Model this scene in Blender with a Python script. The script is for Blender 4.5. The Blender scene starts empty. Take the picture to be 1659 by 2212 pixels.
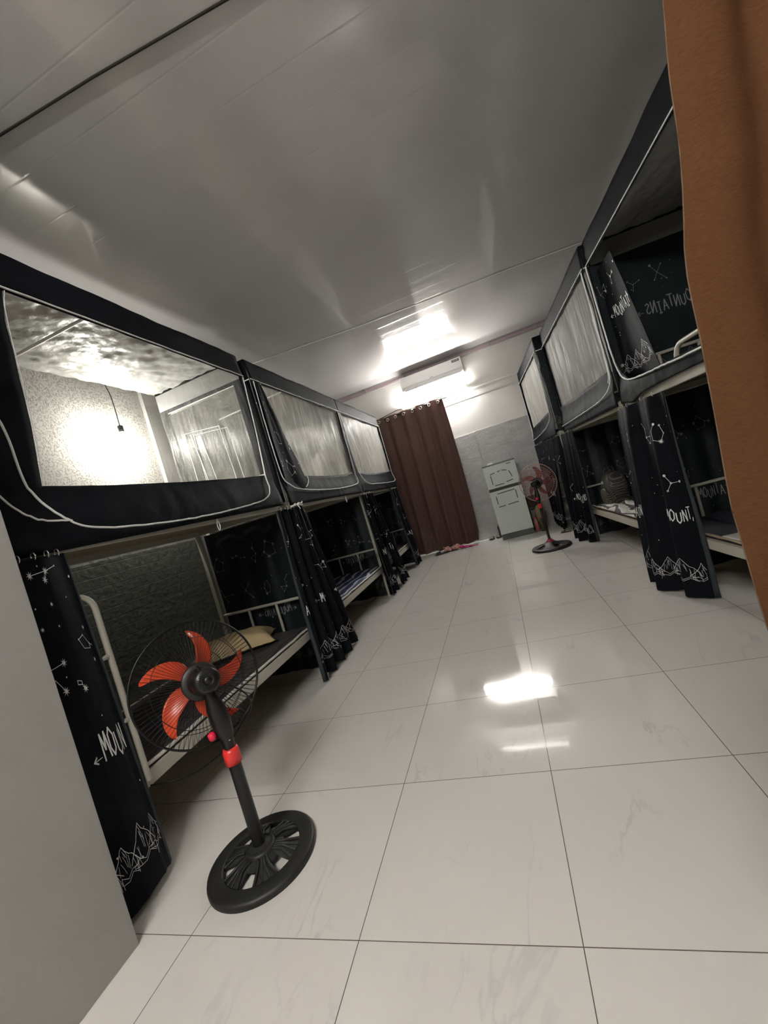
import bpy, math, random
from mathutils import Vector, Matrix, noise

S = bpy.context.scene
COL = S.collection
PI = math.pi
rnd = random.Random(7)

# ------------------------------------------------------------------ helpers
class MB:
    """collects faces of one mesh"""
    def __init__(s):
        s.v = []; s.f = []; s.m = []; s.sm = []
    def add(s, vs, fs, mat=0, smooth=False):
        o = len(s.v)
        s.v += [tuple(p) for p in vs]
        for f in fs:
            s.f.append([i + o for i in f]); s.m.append(mat); s.sm.append(smooth)
    def box(s, a, b, mat=0):
        x0, x1 = sorted((a[0], b[0])); y0, y1 = sorted((a[1], b[1])); z0, z1 = sorted((a[2], b[2]))
        s.add([(x0,y0,z0),(x1,y0,z0),(x1,y1,z0),(x0,y1,z0),(x0,y0,z1),(x1,y0,z1),(x1,y1,z1),(x0,y1,z1)],
              [(3,2,1,0),(4,5,6,7),(0,1,5,4),(1,2,6,5),(2,3,7,6),(3,0,4,7)], mat)
    def tube(s, pts, r, n=8, closed=False, mat=0, cap=True):
        P = [Vector(p) for p in pts]; N = len(P)
        if N < 2: return
        rr = r if isinstance(r, (list, tuple)) else [r] * N
        T = []
        for i in range(N):
            a = P[(i-1) % N] if (closed or i > 0) else P[0]
            b = P[(i+1) % N] if (closed or i < N-1) else P[-1]
            d = b - a
            T.append(d.normalized() if d.length > 1e-9 else Vector((0,0,1)))
        up = Vector((0,0,1)) if abs(T[0].z) < .9 else Vector((1,0,0))
        u = T[0].cross(up).normalized(); vs = []
        for i in range(N):
            u = (u - T[i] * u.dot(T[i]))
            u = u.normalized() if u.length > 1e-6 else T[i].orthogonal().normalized()
            w = T[i].cross(u)
            for k in range(n):
                a = 2*PI*k/n
                vs.append(P[i] + (u*math.cos(a) + w*math.sin(a)) * rr[i])
        fs = []
        for i in range(N if closed else N-1):
            j = (i+1) % N
            for k in range(n):
                l = (k+1) % n
                fs.append((i*n+k, i*n+l, j*n+l, j*n+k))
        s.add(vs, fs, mat, True)
        if cap and not closed:
            s.add(vs[:n], [tuple(range(n))[::-1]], mat); s.add(vs[-n:], [tuple(range(n))], mat)
    def lathe(s, prof, M=None, n=32, mat=0, smooth=True):
        """prof: (r,z) list, revolved about z, then M"""
        M = M or Matrix.Identity(4); vs = []; fs = []
        for r, z in prof:
            for k in range(n):
                a = 2*PI*k/n
                vs.append(M @ Vector((r*math.cos(a), r*math.sin(a), z)))
        for i in range(len(prof)-1):
            for k in range(n):
                l = (k+1) % n
                fs.append((i*n+k, i*n+l, (i+1)*n+l, (i+1)*n+k))
        s.add(vs, fs, mat, smooth)
    def grid(s, fn, nu, nv, mat=0, smooth=True, flip=False):
        vs = [fn(i/nu, j/nv) for j in range(nv+1) for i in range(nu+1)]
        fs = []
        for j in range(nv):
            for i in range(nu):
                a = j*(nu+1)+i; q = (a, a+1, a+nu+2, a+nu+1)
                fs.append(q[::-1] if flip else q)
        s.add(vs, fs, mat, smooth)
    def build(s, name, mats, parent=None, bevel=0, solid=0, subsurf=0):
        me = bpy.data.meshes.new(name)
        me.from_pydata(s.v, [], s.f)
        for m in (mats if isinstance(mats, (list, tuple)) else [mats]): me.materials.append(m)
        me.polygons.foreach_set('material_index', s.m)
        me.polygons.foreach_set('use_smooth', s.sm)
        me.update()
        o = bpy.data.objects.new(name, me); COL.objects.link(o)
        if parent is not None: o.parent = parent
        if solid:
            d = o.modifiers.new('thick', 'SOLIDIFY'); d.thickness = solid; d.offset = 0
        if bevel:
            d = o.modifiers.new('bevel', 'BEVEL'); d.width = bevel; d.segments = 2; d.limit_method = 'ANGLE'
        if subsurf:
            d = o.modifiers.new('sub', 'SUBSURF'); d.levels = subsurf; d.render_levels = subsurf
        return o

def tag(o, label, cat, group=None):
    o['label'] = label; o['category'] = cat
    if group: o['group'] = group
    return o
def thing(name, label, cat, loc=(0,0,0), rz=0, group=None):
    o = bpy.data.objects.new(name, None); COL.objects.link(o)
    o.empty_display_size = .1
    o.location = loc; o.rotation_euler = (0,0,rz)
    return tag(o, label, cat, group)
def struct(o):
    o['kind'] = 'structure'; return o
def smooth_path(pts, n=8, closed=False):
    P = [Vector(p) for p in pts]; out = []; N = len(P)
    for i in range(N if closed else N-1):
        p0 = P[(i-1) % N] if (closed or i) else P[0]
        p1 = P[i]; p2 = P[(i+1) % N]
        p3 = P[(i+2) % N] if (closed or i+2 < N) else P[-1]
        for k in range(n):
            t = k/n
            out.append(.5*((2*p1)+(p2-p0)*t+(2*p0-5*p1+4*p2-p3)*t*t+(3*p1-p0-3*p2+p3)*t**3))
    if not closed: out.append(P[-1])
    return out
def nz(x, y=0, z=0): return noise.noise((x, y, z))
def at_path(pts, u):
    """position on polyline (2d) at fraction u"""
    L = [math.dist(pts[i], pts[i+1]) for i in range(len(pts)-1)]; t = u*sum(L)
    for i, l in enumerate(L):
        if t <= l or i == len(L)-1:
            k = t/l if l else 0
            return [pts[i][c]+(pts[i+1][c]-pts[i][c])*k for c in range(len(pts[0]))]
        t -= l
def align(axis, origin):
    z = Vector(axis).normalized(); x = z.cross(Vector((0,0,1))).normalized(); y = z.cross(x)
    M = Matrix((x, y, z)).transposed().to_4x4(); M.translation = Vector(origin)
    return M

# ------------------------------------------------------------------ materials
def mat(name, col, rough=.5, spec=.5, metal=0, bump=None, sheen=0, mottle=None, emit=None, coat=0, trans=0):
    m = bpy.data.materials.new(name); m.use_nodes = True
    nt = m.node_tree; b = nt.nodes['Principled BSDF']
    b.inputs['Base Color'].default_value = (*col, 1); b.inputs['Roughness'].default_value = rough
    b.inputs['Specular IOR Level'].default_value = spec; b.inputs['Metallic'].default_value = metal
    b.inputs['Sheen Weight'].default_value = sheen; b.inputs['Coat Weight'].default_value = coat
    tc = nt.nodes.new('ShaderNodeTexCoord')
    if mottle:
        sc, amt = mottle[:2]; n = nt.nodes.new('ShaderNodeTexNoise'); n.inputs['Scale'].default_value = sc
        n.inputs['Detail'].default_value = 5
        r = nt.nodes.new('ShaderNodeMix'); r.data_type = 'RGBA'
        r.inputs[6].default_value = (*[c*(1-amt) for c in col], 1); r.inputs[7].default_value = (*[min(1, c*(1+amt)) for c in col], 1)
        nt.links.new(tc.outputs['Object'], n.inputs['Vector']); nt.links.new(n.outputs['Fac'], r.inputs[0])
        nt.links.new(r.outputs[2], b.inputs['Base Color'])
    if bump:
        sc, st = bump[:2]; n = nt.nodes.new('ShaderNodeTexNoise'); n.inputs['Scale'].default_value = sc
        n.inputs['Detail'].default_value = 6
        mp = nt.nodes.new('ShaderNodeMapping')
        if len(bump) > 2: mp.inputs['Scale'].default_value = bump[2]
        bp = nt.nodes.new('ShaderNodeBump'); bp.inputs['Strength'].default_value = st; bp.inputs['Distance'].default_value = .01
        nt.links.new(tc.outputs['Object'], mp.inputs['Vector']); nt.links.new(mp.outputs[0], n.inputs['Vector'])
        nt.links.new(n.outputs['Fac'], bp.inputs['Height']); nt.links.new(bp.outputs[0], b.inputs['Normal'])
    if emit:
        b.inputs['Emission Color'].default_value = (*emit[0], 1); b.inputs['Emission Strength'].default_value = emit[1]
    if trans:
        out = nt.nodes['Material Output']; t = nt.nodes.new('ShaderNodeBsdfTranslucent'); t.inputs[0].default_value = (*col, 1)
        mx = nt.nodes.new('ShaderNodeMixShader'); mx.inputs[0].default_value = trans
        nt.links.new(b.outputs[0], mx.inputs[1]); nt.links.new(t.outputs[0], mx.inputs[2]); nt.links.new(mx.outputs[0], out.inputs[0])
    return m

def film_mat(name, haze=(.03,.22), tint=(.97,.97,.95), hcol=(.8,.8,.76), stretch=(3,3,.5), scale=3.0, gloss=.10, rough=.12):
    """thin crinkled clear plastic"""
    m = bpy.data.materials.new(name); m.use_nodes = True; nt = m.node_tree; nt.nodes.clear(); N = nt.nodes.new; L = nt.links.new
    out = N('ShaderNodeOutputMaterial'); tc = N('ShaderNodeTexCoord'); mp = N('ShaderNodeMapping'); mp.inputs['Scale'].default_value = stretch
    no = N('ShaderNodeTexNoise'); no.inputs['Scale'].default_value = scale; no.inputs['Detail'].default_value = 7; no.inputs['Roughness'].default_value = .65; no.inputs['Distortion'].default_value = 1.2
    L(tc.outputs['Object'], mp.inputs[0]); L(mp.outputs[0], no.inputs['Vector'])
    mr = N('ShaderNodeMapRange'); mr.inputs[1].default_value = .45; mr.inputs[2].default_value = .75; mr.inputs[3].default_value = haze[0]; mr.inputs[4].default_value = haze[1]
    L(no.outputs['Fac'], mr.inputs[0])
    bp = N('ShaderNodeBump'); bp.inputs['Strength'].default_value = .6; bp.inputs['Distance'].default_value = .02; L(no.outputs['Fac'], bp.inputs['Height'])
    tr = N('ShaderNodeBsdfTransparent'); tr.inputs[0].default_value = (*tint, 1)
    df = N('ShaderNodeBsdfDiffuse'); df.inputs[0].default_value = (*hcol, 1); tl = N('ShaderNodeBsdfTranslucent'); tl.inputs[0].default_value = (*hcol, 1)
    dm = N('ShaderNodeMixShader'); dm.inputs[0].default_value = .5; L(df.outputs[0], dm.inputs[1]); L(tl.outputs[0], dm.inputs[2])
    m1 = N('ShaderNodeMixShader'); L(mr.outputs[0], m1.inputs[0]); L(tr.outputs[0], m1.inputs[1]); L(dm.outputs[0], m1.inputs[2])
    gl = N('ShaderNodeBsdfGlossy'); gl.inputs['Roughness'].default_value = rough; L(bp.outputs[0], gl.inputs['Normal'])
    ad = N('ShaderNodeMapRange'); ad.inputs[1].default_value = .42; ad.inputs[2].default_value = .8; ad.inputs[3].default_value = gloss*.5; ad.inputs[4].default_value = gloss*2.2; L(no.outputs['Fac'], ad.inputs[0])
    m2 = N('ShaderNodeMixShader'); L(ad.outputs[0], m2.inputs[0]); L(m1.outputs[0], m2.inputs[1]); L(gl.outputs[0], m2.inputs[2]); L(m2.outputs[0], out.inputs[0])
    return m

M_BLACK = mat('black_polyester', (.0028,.0040,.0064), .68, .12, bump=(14,.35), sheen=.0, mottle=(5,.2))
M_BLACK2 = mat('black_polyester_bluish', (.0085,.0135,.0145), .5, .25, bump=(10,.4), sheen=.0, mottle=(4,.2))
M_PRINT = mat('white_print', (.80,.80,.78), .6)
M_PRINTB = mat('print_from_back', (.24,.25,.25), .6)
M_PIPE = mat('white_piping', (.82,.82,.80), .5)
M_FRAME = mat('cream_painted_steel', (.45,.43,.365), .38, bump=(40,.05), mottle=(9,.08))
M_BOARD = mat('plywood', (.36,.28,.19), .6, mottle=(7,.25))
M_FILM = film_mat('clear_plastic_film', haze=(.02,.13), scale=4, stretch=(3,3,.6), gloss=.04, rough=.22)
M_FILM_H = film_mat('crinkled_plastic_film', haze=(.55,.95), hcol=(.92,.90,.84), scale=3.2, stretch=(5,5,.6), gloss=.05, rough=.3)
M_FILM_M = film_mat('milky_plastic_film', haze=(.30,.66), hcol=(.92,.90,.84), scale=3.2, stretch=(5,5,.7), gloss=.04, rough=.3)
M_LIN = mat('grey_end_lining', (.22,.22,.21), .6, bump=(12,.6))
M_REV = mat('grey_fabric_reverse', (.035,.043,.047), .7, .2, bump=(20,.3))
M_FILM_E = film_mat('clear_end_film', haze=(.06,.26), scale=5, stretch=(4,4,.4), gloss=.03, rough=.25)
M_SMOKE = film_mat('smoky_plastic_film', haze=(.25,.45), tint=(.5,.5,.48), hcol=(.2,.2,.19), scale=3, gloss=.08)
M_SHEET = film_mat('dark_plastic_sheet', haze=(.10,.30), tint=(.50,.51,.46), hcol=(.05,.055,.05), scale=9, stretch=(2,2,1.5), gloss=.05, rough=.3)
M_SILVER = mat('silver_coated_roof_film', (.46,.46,.44), .40, .6, metal=.1, bump=(9,1.6,(1,1,1)), trans=.25)
M_PLASTIC_BLK = mat('black_plastic', (.006,.006,.0055), .38, .5, bump=(60,.04))
M_PLASTIC_GRY = mat('dark_grey_plastic', (.016,.016,.0145), .5, .4, bump=(50,.08), mottle=(8,.25))
M_RED = mat('red_plastic', (.70,.035,.03), .32)
M_PINKRED = mat('pink_red_knob', (.75,.02,.06), .25)
M_WIRE = mat('black_wire', (.005,.005,.005), .4, .35)
M_WIREP = mat('reddish_wire', (.42,.20,.19), .4)
M_BROWNC = mat('brown_curtain_cloth', (.10,.048,.038), .62, .3, bump=(30,.2), mottle=(3,.15), sheen=.1, trans=.12)
M_METAL = mat('polished_metal', (.75,.74,.70), .22, metal=.9)
M_WHITE = mat('white_plastic', (.78,.78,.77), .35)
M_GREYP = mat('grey_panel', (.66,.66,.65), .4)

def blade_mat(name, col, a=.0):
    m = mat(name, col, .28, .5, trans=.35)
    return m
M_BLADE = blade_mat('orange_red_blade', (.78,.10,.035))
M_BLADE2 = film_mat('translucent_red_blade', haze=(.22,.32), tint=(.85,.55,.5), hcol=(.14,.03,.028), scale=1, gloss=.04, rough=.3)
M_GUARDF = film_mat('blade_shroud', haze=(.1,.2), tint=(.9,.85,.8), scale=2)

def floor_mat():
    m = bpy.data.materials.new('polished_marble_tile'); m.use_nodes = True; nt = m.node_tree; N = nt.nodes.new; L = nt.links.new
    b = nt.nodes['Principled BSDF']; tc = N('ShaderNodeTexCoord')
    sep = N('ShaderNodeSeparateXYZ'); L(tc.outputs['Object'], sep.inputs[0])
    def edge(o):
        d = N('ShaderNodeMath'); d.operation = 'DIVIDE'; d.inputs[1].default_value = .6; L(sep.outputs[o], d.inputs[0])
        f = N('ShaderNodeMath'); f.operation = 'FRACT'; L(d.outputs[0], f.inputs[0])
        s = N('ShaderNodeMath'); s.operation = 'SUBTRACT'; s.inputs[1].default_value = .5; L(f.outputs[0], s.inputs[0])
        a = N('ShaderNodeMath'); a.operation = 'ABSOLUTE'; L(s.outputs[0], a.inputs[0]); 
        fl = N('ShaderNodeMath'); fl.operation = 'FLOOR'; L(d.outputs[0], fl.inputs[0])
        return a, fl
    ax, fx = edge(0); ay, fy = edge(1)
    mx = N('ShaderNodeMath'); mx.operation = 'MAXIMUM'; L(ax.outputs[0], mx.inputs[0]); L(ay.outputs[0], mx.inputs[1])
    g = N('ShaderNodeMath'); g.operation = 'GREATER_THAN'; g.inputs[1].default_value = .5-.0022; L(mx.outputs[0], g.inputs[0])
    # per tile offset so veins break at joints
    cmb = N('ShaderNodeCombineXYZ'); L(fx.outputs[0], cmb.inputs[0]); L(fy.outputs[0], cmb.inputs[1])
    wn = N('ShaderNodeTexWhiteNoise'); L(cmb.outputs[0], wn.inputs['Vector'])
    sc = N('ShaderNodeVectorMath'); sc.operation = 'SCALE'; sc.inputs['Scale'].default_value = 9; L(wn.outputs['Color'], sc.inputs[0])
    ad = N('ShaderNodeVectorMath'); ad.operation = 'ADD'; L(tc.outputs['Object'], ad.inputs[0]); L(sc.outputs[0], ad.inputs[1])
    mp = N('ShaderNodeMapping'); mp.inputs['Rotation'].default_value = (0,0,.85); mp.inputs['Scale'].default_value = (2.6,.75,1); L(ad.outputs[0], mp.inputs[0])
    no = N('ShaderNodeTexNoise'); no.inputs['Scale'].default_value = 1.15; no.inputs['Detail'].default_value = 6; no.inputs['Distortion'].default_value = .7; no.inputs['Roughness'].default_value = .55; L(mp.outputs[0], no.inputs['Vector'])
    s2 = N('ShaderNodeMath'); s2.operation = 'SUBTRACT'; s2.inputs[1].default_value = .5; L(no.outputs['Fac'], s2.inputs[0])
    a2 = N('ShaderNodeMath'); a2.operation = 'ABSOLUTE'; L(s2.outputs[0], a2.inputs[0])
    vr = N('ShaderNodeMapRange'); vr.inputs[1].default_value = 0; vr.inputs[2].default_value = .012; vr.inputs[3].default_value = 1; vr.inputs[4].default_value = 0; L(a2.outputs[0], vr.inputs[0])
    no2 = N('ShaderNodeTexNoise'); no2.inputs['Scale'].default_value = 3; L(ad.outputs[0], no2.inputs['Vector'])
    v2 = N('ShaderNodeMapRange'); v2.inputs[1].default_value = .5; v2.inputs[2].default_value = .72; v2.inputs[3].default_value = 0; v2.inputs[4].default_value = .5; L(no2.outputs['Fac'], v2.inputs[0])
    vm = N('ShaderNodeMath'); vm.operation = 'MULTIPLY'; L(vr.outputs[0], vm.inputs[0]); L(v2.outputs[0], vm.inputs[1])
    base = N('ShaderNodeMix'); base.data_type = 'RGBA'; base.inputs[6].default_value = (.665,.645,.61,1); base.inputs[7].default_value = (.735,.71,.665,1)
    no3 = N('ShaderNodeTexNoise'); no3.inputs['Scale'].default_value = 1.4; no3.inputs['Detail'].default_value = 3; L(ad.outputs[0], no3.inputs['Vector']); L(no3.outputs['Fac'], base.inputs[0])
    c1 = N('ShaderNodeMix'); c1.data_type = 'RGBA'; c1.inputs[7].default_value = (.42,.43,.43,1); L(base.outputs[2], c1.inputs[6]); L(vm.outputs[0], c1.inputs[0])
    c2 = N('ShaderNodeMix'); c2.data_type = 'RGBA'; c2.inputs[7].default_value = (.13,.115,.095,1); L(c1.outputs[2], c2.inputs[6]); L(g.outputs[0], c2.inputs[0])
    L(c2.outputs[2], b.inputs['Base Color'])
    rr = N('ShaderNodeMapRange'); no4 = N('ShaderNodeTexNoise'); no4.inputs['Scale'].default_value = 5; no4.inputs['Detail'].default_value = 8; L(tc.outputs['Object'], no4.inputs['Vector'])
    rr.inputs[1].default_value = .35; rr.inputs[2].default_value = .7; rr.inputs[3].default_value = .035; rr.inputs[4].default_value = .08; L(no4.outputs['Fac'], rr.inputs[0]); L(rr.outputs[0], b.inputs['Roughness'])
    bp = N('ShaderNodeBump'); bp.inputs['Strength'].default_value = .5; bp.inputs['Distance'].default_value = .002; bp.invert = True
    L(g.outputs[0], bp.inputs['Height'])
    bp2 = N('ShaderNodeBump'); bp2.inputs['Strength'].default_value = .03; bp2.inputs['Distance'].default_value = .003; L(no4.outputs['Fac'], bp2.inputs['Height']); L(bp.outputs[0], bp2.inputs['Normal'])
    L(bp2.outputs[0], b.inputs['Normal']); b.inputs['Specular IOR Level'].default_value = .5
    return m

def ceiling_mat():
    m = bpy.data.materials.new('glossy_ceiling_panels'); m.use_nodes = True; nt = m.node_tree; N = nt.nodes.new; L = nt.links.new
    b = nt.nodes['Principled BSDF']; tc = N('ShaderNodeTexCoord'); sep = N('ShaderNodeSeparateXYZ'); L(tc.outputs['Object'], sep.inputs[0])
    b.inputs['Base Color'].default_value = (.58,.565,.555,1); b.inputs['Roughness'].default_value = .085; b.inputs['Specular IOR Level'].default_value = 1.0
    d = N('ShaderNodeMath'); d.operation = 'DIVIDE'; d.inputs[1].default_value = .25; L(sep.outputs[1], d.inputs[0])
    f = N('ShaderNodeMath'); f.operation = 'FRACT'; L(d.outputs[0], f.inputs[0])
    p = N('ShaderNodeMath'); p.operation = 'PINGPONG'; p.inputs[1].default_value = .5; L(f.outputs[0], p.inputs[0])
    g = N('ShaderNodeMapRange'); g.inputs[1].default_value = 0; g.inputs[2].default_value = .03; L(p.outputs[0], g.inputs[0])
    mp = N('ShaderNodeMapping'); mp.inputs['Scale'].default_value = (.35,2.2,1); L(tc.outputs['Object'], mp.inputs[0])
    no = N('ShaderNodeTexNoise'); no.inputs['Scale'].default_value = 1.3; no.inputs['Detail'].default_value = 2; L(mp.outputs[0], no.inputs['Vector'])
    bp = N('ShaderNodeBump'); bp.inputs['Strength'].default_value = .10; bp.inputs['Distance'].default_value = .05; L(no.outputs['Fac'], bp.inputs['Height'])
    bq = N('ShaderNodeBump'); bq.inputs['Strength'].default_value = .12; bq.inputs['Distance'].default_value = .004; L(g.outputs[0], bq.inputs['Height']); L(bp.outputs[0], bq.inputs['Normal'])
    L(bq.outputs[0], b.inputs['Normal'])
    return m

def plaster_mat(name='rough_plaster', col=(.60,.575,.52), scale=75, st=1.0):
    m = mat(name, col, .75, .25, mottle=(2.2,.10))
    nt = m.node_tree; N = nt.nodes.new; L = nt.links.new; b = nt.nodes['Principled BSDF']
    tc = N('ShaderNodeTexCoord'); v = N('ShaderNodeTexNoise'); v.inputs['Scale'].default_value = scale; v.inputs['Detail'].default_value = 3; v.inputs['Roughness'].default_value = .7
    L(tc.outputs['Object'], v.inputs['Vector'])
    r = N('ShaderNodeMapRange'); r.inputs[1].default_value = .52; r.inputs[2].default_value = .7; L(v.outputs['Fac'], r.inputs[0])
    bp = N('ShaderNodeBump'); bp.inputs['Strength'].default_value = st; bp.inputs['Distance'].default_value = .008; L(r.outputs[0], bp.inputs['Height']); L(bp.outputs[0], b.inputs['Normal'])
    return m

def brick_mat(name, axis, col=(.36,.355,.335)):
    """grey foam brick sheets; axis 0: wall runs along x, 1: along y"""
    m = bpy.data.materials.new(name); m.use_nodes = True; nt = m.node_tree; N = nt.nodes.new; L = nt.links.new; b = nt.nodes['Principled BSDF']
    tc = N('ShaderNodeTexCoord'); sep = N('ShaderNodeSeparateXYZ'); cm = N('ShaderNodeCombineXYZ'); L(tc.outputs['Object'], sep.inputs[0]); L(sep.outputs[axis], cm.inputs[0]); L(sep.outputs[2], cm.inputs[1])
    br = N('ShaderNodeTexBrick'); br.inputs['Scale'].default_value = 1; br.inputs['Brick Width'].default_value = .23; br.inputs['Row Height'].default_value = .077; br.inputs['Mortar Size'].default_value = .004
    br.inputs['Color1'].default_value = (*col,1); br.inputs['Color2'].default_value = (*[c*1.18 for c in col],1); br.inputs['Mortar'].default_value = (*[c*1.25 for c in col],1); br.inputs['Mortar Smooth'].default_value = .4
    L(cm.outputs[0], br.inputs['Vector'])
    no = N('ShaderNodeTexNoise'); no.inputs['Scale'].default_value = 26; no.inputs['Detail'].default_value = 6; L(tc.outputs['Object'], no.inputs['Vector'])
    mu = N('ShaderNodeMix'); mu.data_type = 'RGBA'; mu.blend_type = 'MULTIPLY'; mu.inputs[0].default_value = .5; L(br.outputs['Color'], mu.inputs[6]); L(no.outputs['Color'], mu.inputs[7])
    hs = N('ShaderNodeHueSaturation'); hs.inputs['Saturation'].default_value = .25; hs.inputs['Value'].default_value = 1.35; L(mu.outputs[2], hs.inputs['Color']); L(hs.outputs[0], b.inputs['Base Color'])
    sb = N('ShaderNodeMath'); sb.operation = 'MULTIPLY_ADD'; sb.inputs[1].default_value = -1.2; L(br.outputs['Fac'], sb.inputs[0]); L(no.outputs['Fac'], sb.inputs[2])
    bp = N('ShaderNodeBump'); bp.inputs['Strength'].default_value = .9; bp.inputs['Distance'].default_value = .006; L(sb.outputs[0], bp.inputs['Height']); L(bp.outputs[0], b.inputs['Normal'])
    b.inputs['Roughness'].default_value = .5; b.inputs['Specular IOR Level'].default_value = .4
    return m

def swirl_mat(name, c1, c2, c3, scale=5, rough=.7, dist=3):
    m = mat(name, c1, rough, .3, bump=(9,.5)); nt = m.node_tree; N = nt.nodes.new; L = nt.links.new; b = nt.nodes['Principled BSDF']
    tc = N('ShaderNodeTexCoord'); w = N('ShaderNodeTexWave'); w.inputs['Scale'].default_value = scale; w.inputs['Distortion'].default_value = dist*4; w.inputs['Detail'].default_value = 2; w.inputs['Detail Scale'].default_value = .6
    L(tc.outputs['Object'], w.inputs['Vector']); r = N('ShaderNodeValToRGB'); L(w.outputs['Fac'], r.inputs[0])
    e = r.color_ramp.elements; e[0].color = (*c1,1); e[0].position = .35; e[1].color = (*c3,1); e[1].position = .92
    k = e.new(.7); k.color = (*c2,1)
    L(r.outputs[0], b.inputs['Base Color']); return m

# ------------------------------------------------------------------ room
XL, XR, YB, YN, H = -1.43, 3.40, 6.55, -2.3, 3.31
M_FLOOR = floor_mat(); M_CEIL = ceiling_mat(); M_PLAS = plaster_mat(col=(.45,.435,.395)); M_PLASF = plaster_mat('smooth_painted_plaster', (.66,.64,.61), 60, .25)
M_BRX = brick_mat('grey_brick_sheet_back', 0); M_BRY = brick_mat('grey_brick_sheet_side', 1, (.34,.34,.31))
M_JAMB = mat('grey_painted_jamb', (.345,.34,.32), .45, .4, bump=(160,.06), mottle=(3,.05))
def sbox(name, a, b, m, bevel=0):
    o = MB(); o.box(a, b); return struct(o.build(name, m, bevel=bevel))
sbox('floor', (XL-.1,YN-.1,-.1), (XR+.1,YB+.1,0), M_FLOOR)
sbox('ceiling', (XL-.1,YN-.1,H), (XR+.1,YB+.1,H+.1), M_CEIL)
sbox('wall_left', (XL-.1,YN,0), (XL,YB,H), M_PLAS)
sbox('wall_right', (XR,YN,0), (XR+.1,YB,H), M_PLAS)
sbox('wall_back', (XL-.1,YB,0), (XR+.1,YB+.1,H), M_PLASF)
sbox('wall_near', (XL,YN-.1,0), (XR,YN,H), M_PLASF)
sbox('wall_near_left', (XL,-.70,0), (-.19,-.03,H), M_JAMB, .002)
sbox('wall_near_right', (1.98,-.30,0), (XR,-.03,H), M_JAMB)
# grey brick wainscot sheets, a joint every .7 m
w = MB()
for i in range(7): w.box((XL, -.02+i*.94, 0), (XL+.008, -.02+i*.94+.936, 1.80))
struct(w.build('trim_1', M_BRY, bevel=.002))
w = MB()
for i, (a, b) in enumerate(((XL+.01,-.70),(-.697,0),(0.003,.70),(.703,1.135),(1.138,1.84),(1.843,2.54),(2.543,3.24),(3.243,XR))):
    w.box((a, YB-.010-(.004 if i % 2 else 0), 0), (b, YB, 1.91-(.006 if i % 2 else 0)))
struct(w.build('trim_2', M_BRX, bevel=.002))
# wall beam line over the lamp and lower plaster lip
w = MB(); w.grid(lambda u, v: (XL+(XR-XL)*u, YB-.006-.012*max(0, 1-abs(v-.85)*5)+.004*nz(u*14,v*3), 2.50+.16*v), 60, 10)
struct(w.build('trim_3', M_PLASF))
# crown moulding between back wall and ceiling, pink reflected glow painted into its inlay
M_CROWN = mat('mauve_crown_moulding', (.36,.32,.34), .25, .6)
M_CROWNP = mat('pink_glow_inlay', (.45,.335,.355), .3, .5)
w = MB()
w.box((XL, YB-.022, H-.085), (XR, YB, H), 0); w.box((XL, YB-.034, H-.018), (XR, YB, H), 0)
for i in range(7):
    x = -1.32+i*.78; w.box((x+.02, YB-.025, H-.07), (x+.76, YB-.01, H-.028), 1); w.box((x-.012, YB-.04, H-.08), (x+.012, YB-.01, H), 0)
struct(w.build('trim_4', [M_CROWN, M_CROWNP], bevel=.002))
# ceiling joint strips
w = MB(); w.tube([(XL,3.66,H-.002),(.2,3.94,H-.002),(2.0,4.13,H-.002),(XR,4.32,H-.002)], .005, 6); struct(w.build('trim_5', M_WHITE))
w = MB(); w.tube([(XL,.46,H-.004),(-.39,.56,H-.004),(.15,.60,H-.004),(.81,.665,H-.004),(XR,.9,H-.004)], .0055, 6); struct(w.build('trim_6', mat('dark_joint', (.022,.02,.016), .8, .1)))
# pilasters on the left wall
M_PIL = plaster_mat('grey_plaster_column', (.36,.35,.32), 60, .2)
for i, y in enumerate((2.03, 4.05)): sbox('trim_%d' % (7+i), (XL, y, 1.8), (XL+.035, y+.17, H), M_PIL)
# paper sheet stuck on the wall behind the second left tent
M_PAPER = mat('white_paper', (.85,.84,.80), .6)
w = MB(); w.grid(lambda u, v: (XL+.004+.006*abs(nz(u*3, v*3)), 4.78+.80*u, 1.86+.72*v), 10, 10)
tag(w.build('paper_sheet', M_PAPER, solid=.001), 'pale paper sheet stuck on the wall seen through the middle left tent window', 'poster')

# ------------------------------------------------------------------ printed fabric
FONT = {'M': [[(0,0),(.12,1),(.45,.35),(.75,1),(.95,0)]], 'O': [[(.45,1),(.1,.78),(.03,.3),(.35,0),(.75,.2),(.85,.7),(.45,1)]],
        'U': [[(.08,1),(.08,.25),(.4,0),(.75,.25),(.8,1)]], 'N': [[(.05,0),(.1,1),(.78,.02),(.82,1)]], 'T': [[(0,.97),(.9,1)],[(.45,1),(.42,0)]],
        'A': [[(0,0),(.42,1),(.85,0)],[(.18,.36),(.68,.38)]], 'I': [[(.2,1),(.7,1)],[(.45,1),(.45,0)],[(.2,0),(.7,0)]], 'S': [[(.75,.85),(.4,1),(.1,.78),(.65,.4),(.7,.12),(.35,0),(.05,.15)]]}
CONS = [
    [[(0,0),(.5,.3),(.9,.9)],[(.5,.3),(1,.1)],[(.5,.3),(.2,.8)]],
    [[(0,.5),(.35,1),(.85,.55),(1.1,.5)],[(.85,.55),(.8,.15),(.25,0),(0,.5)]],
    [[(.2,1),(0,.6),(.1,.1),(.55,0),(.7,.45),(.5,.9)]],
    [[(0,0),(.3,.15),(.55,.5),(1,.55),(1.2,.95)]],
    [[(0,1),(.4,.75),(.45,.3),(.9,0),(1,.4),(.45,.3)]],
    [[(0,.2),(.6,.45),(1.1,.75)],[(.6,.45),(.62,0)],[(.6,.45),(.55,.95)]],
    [[(.1,.9),(.5,.5),(.4,0)],[(.5,.5),(1,.7)]],
]
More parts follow.
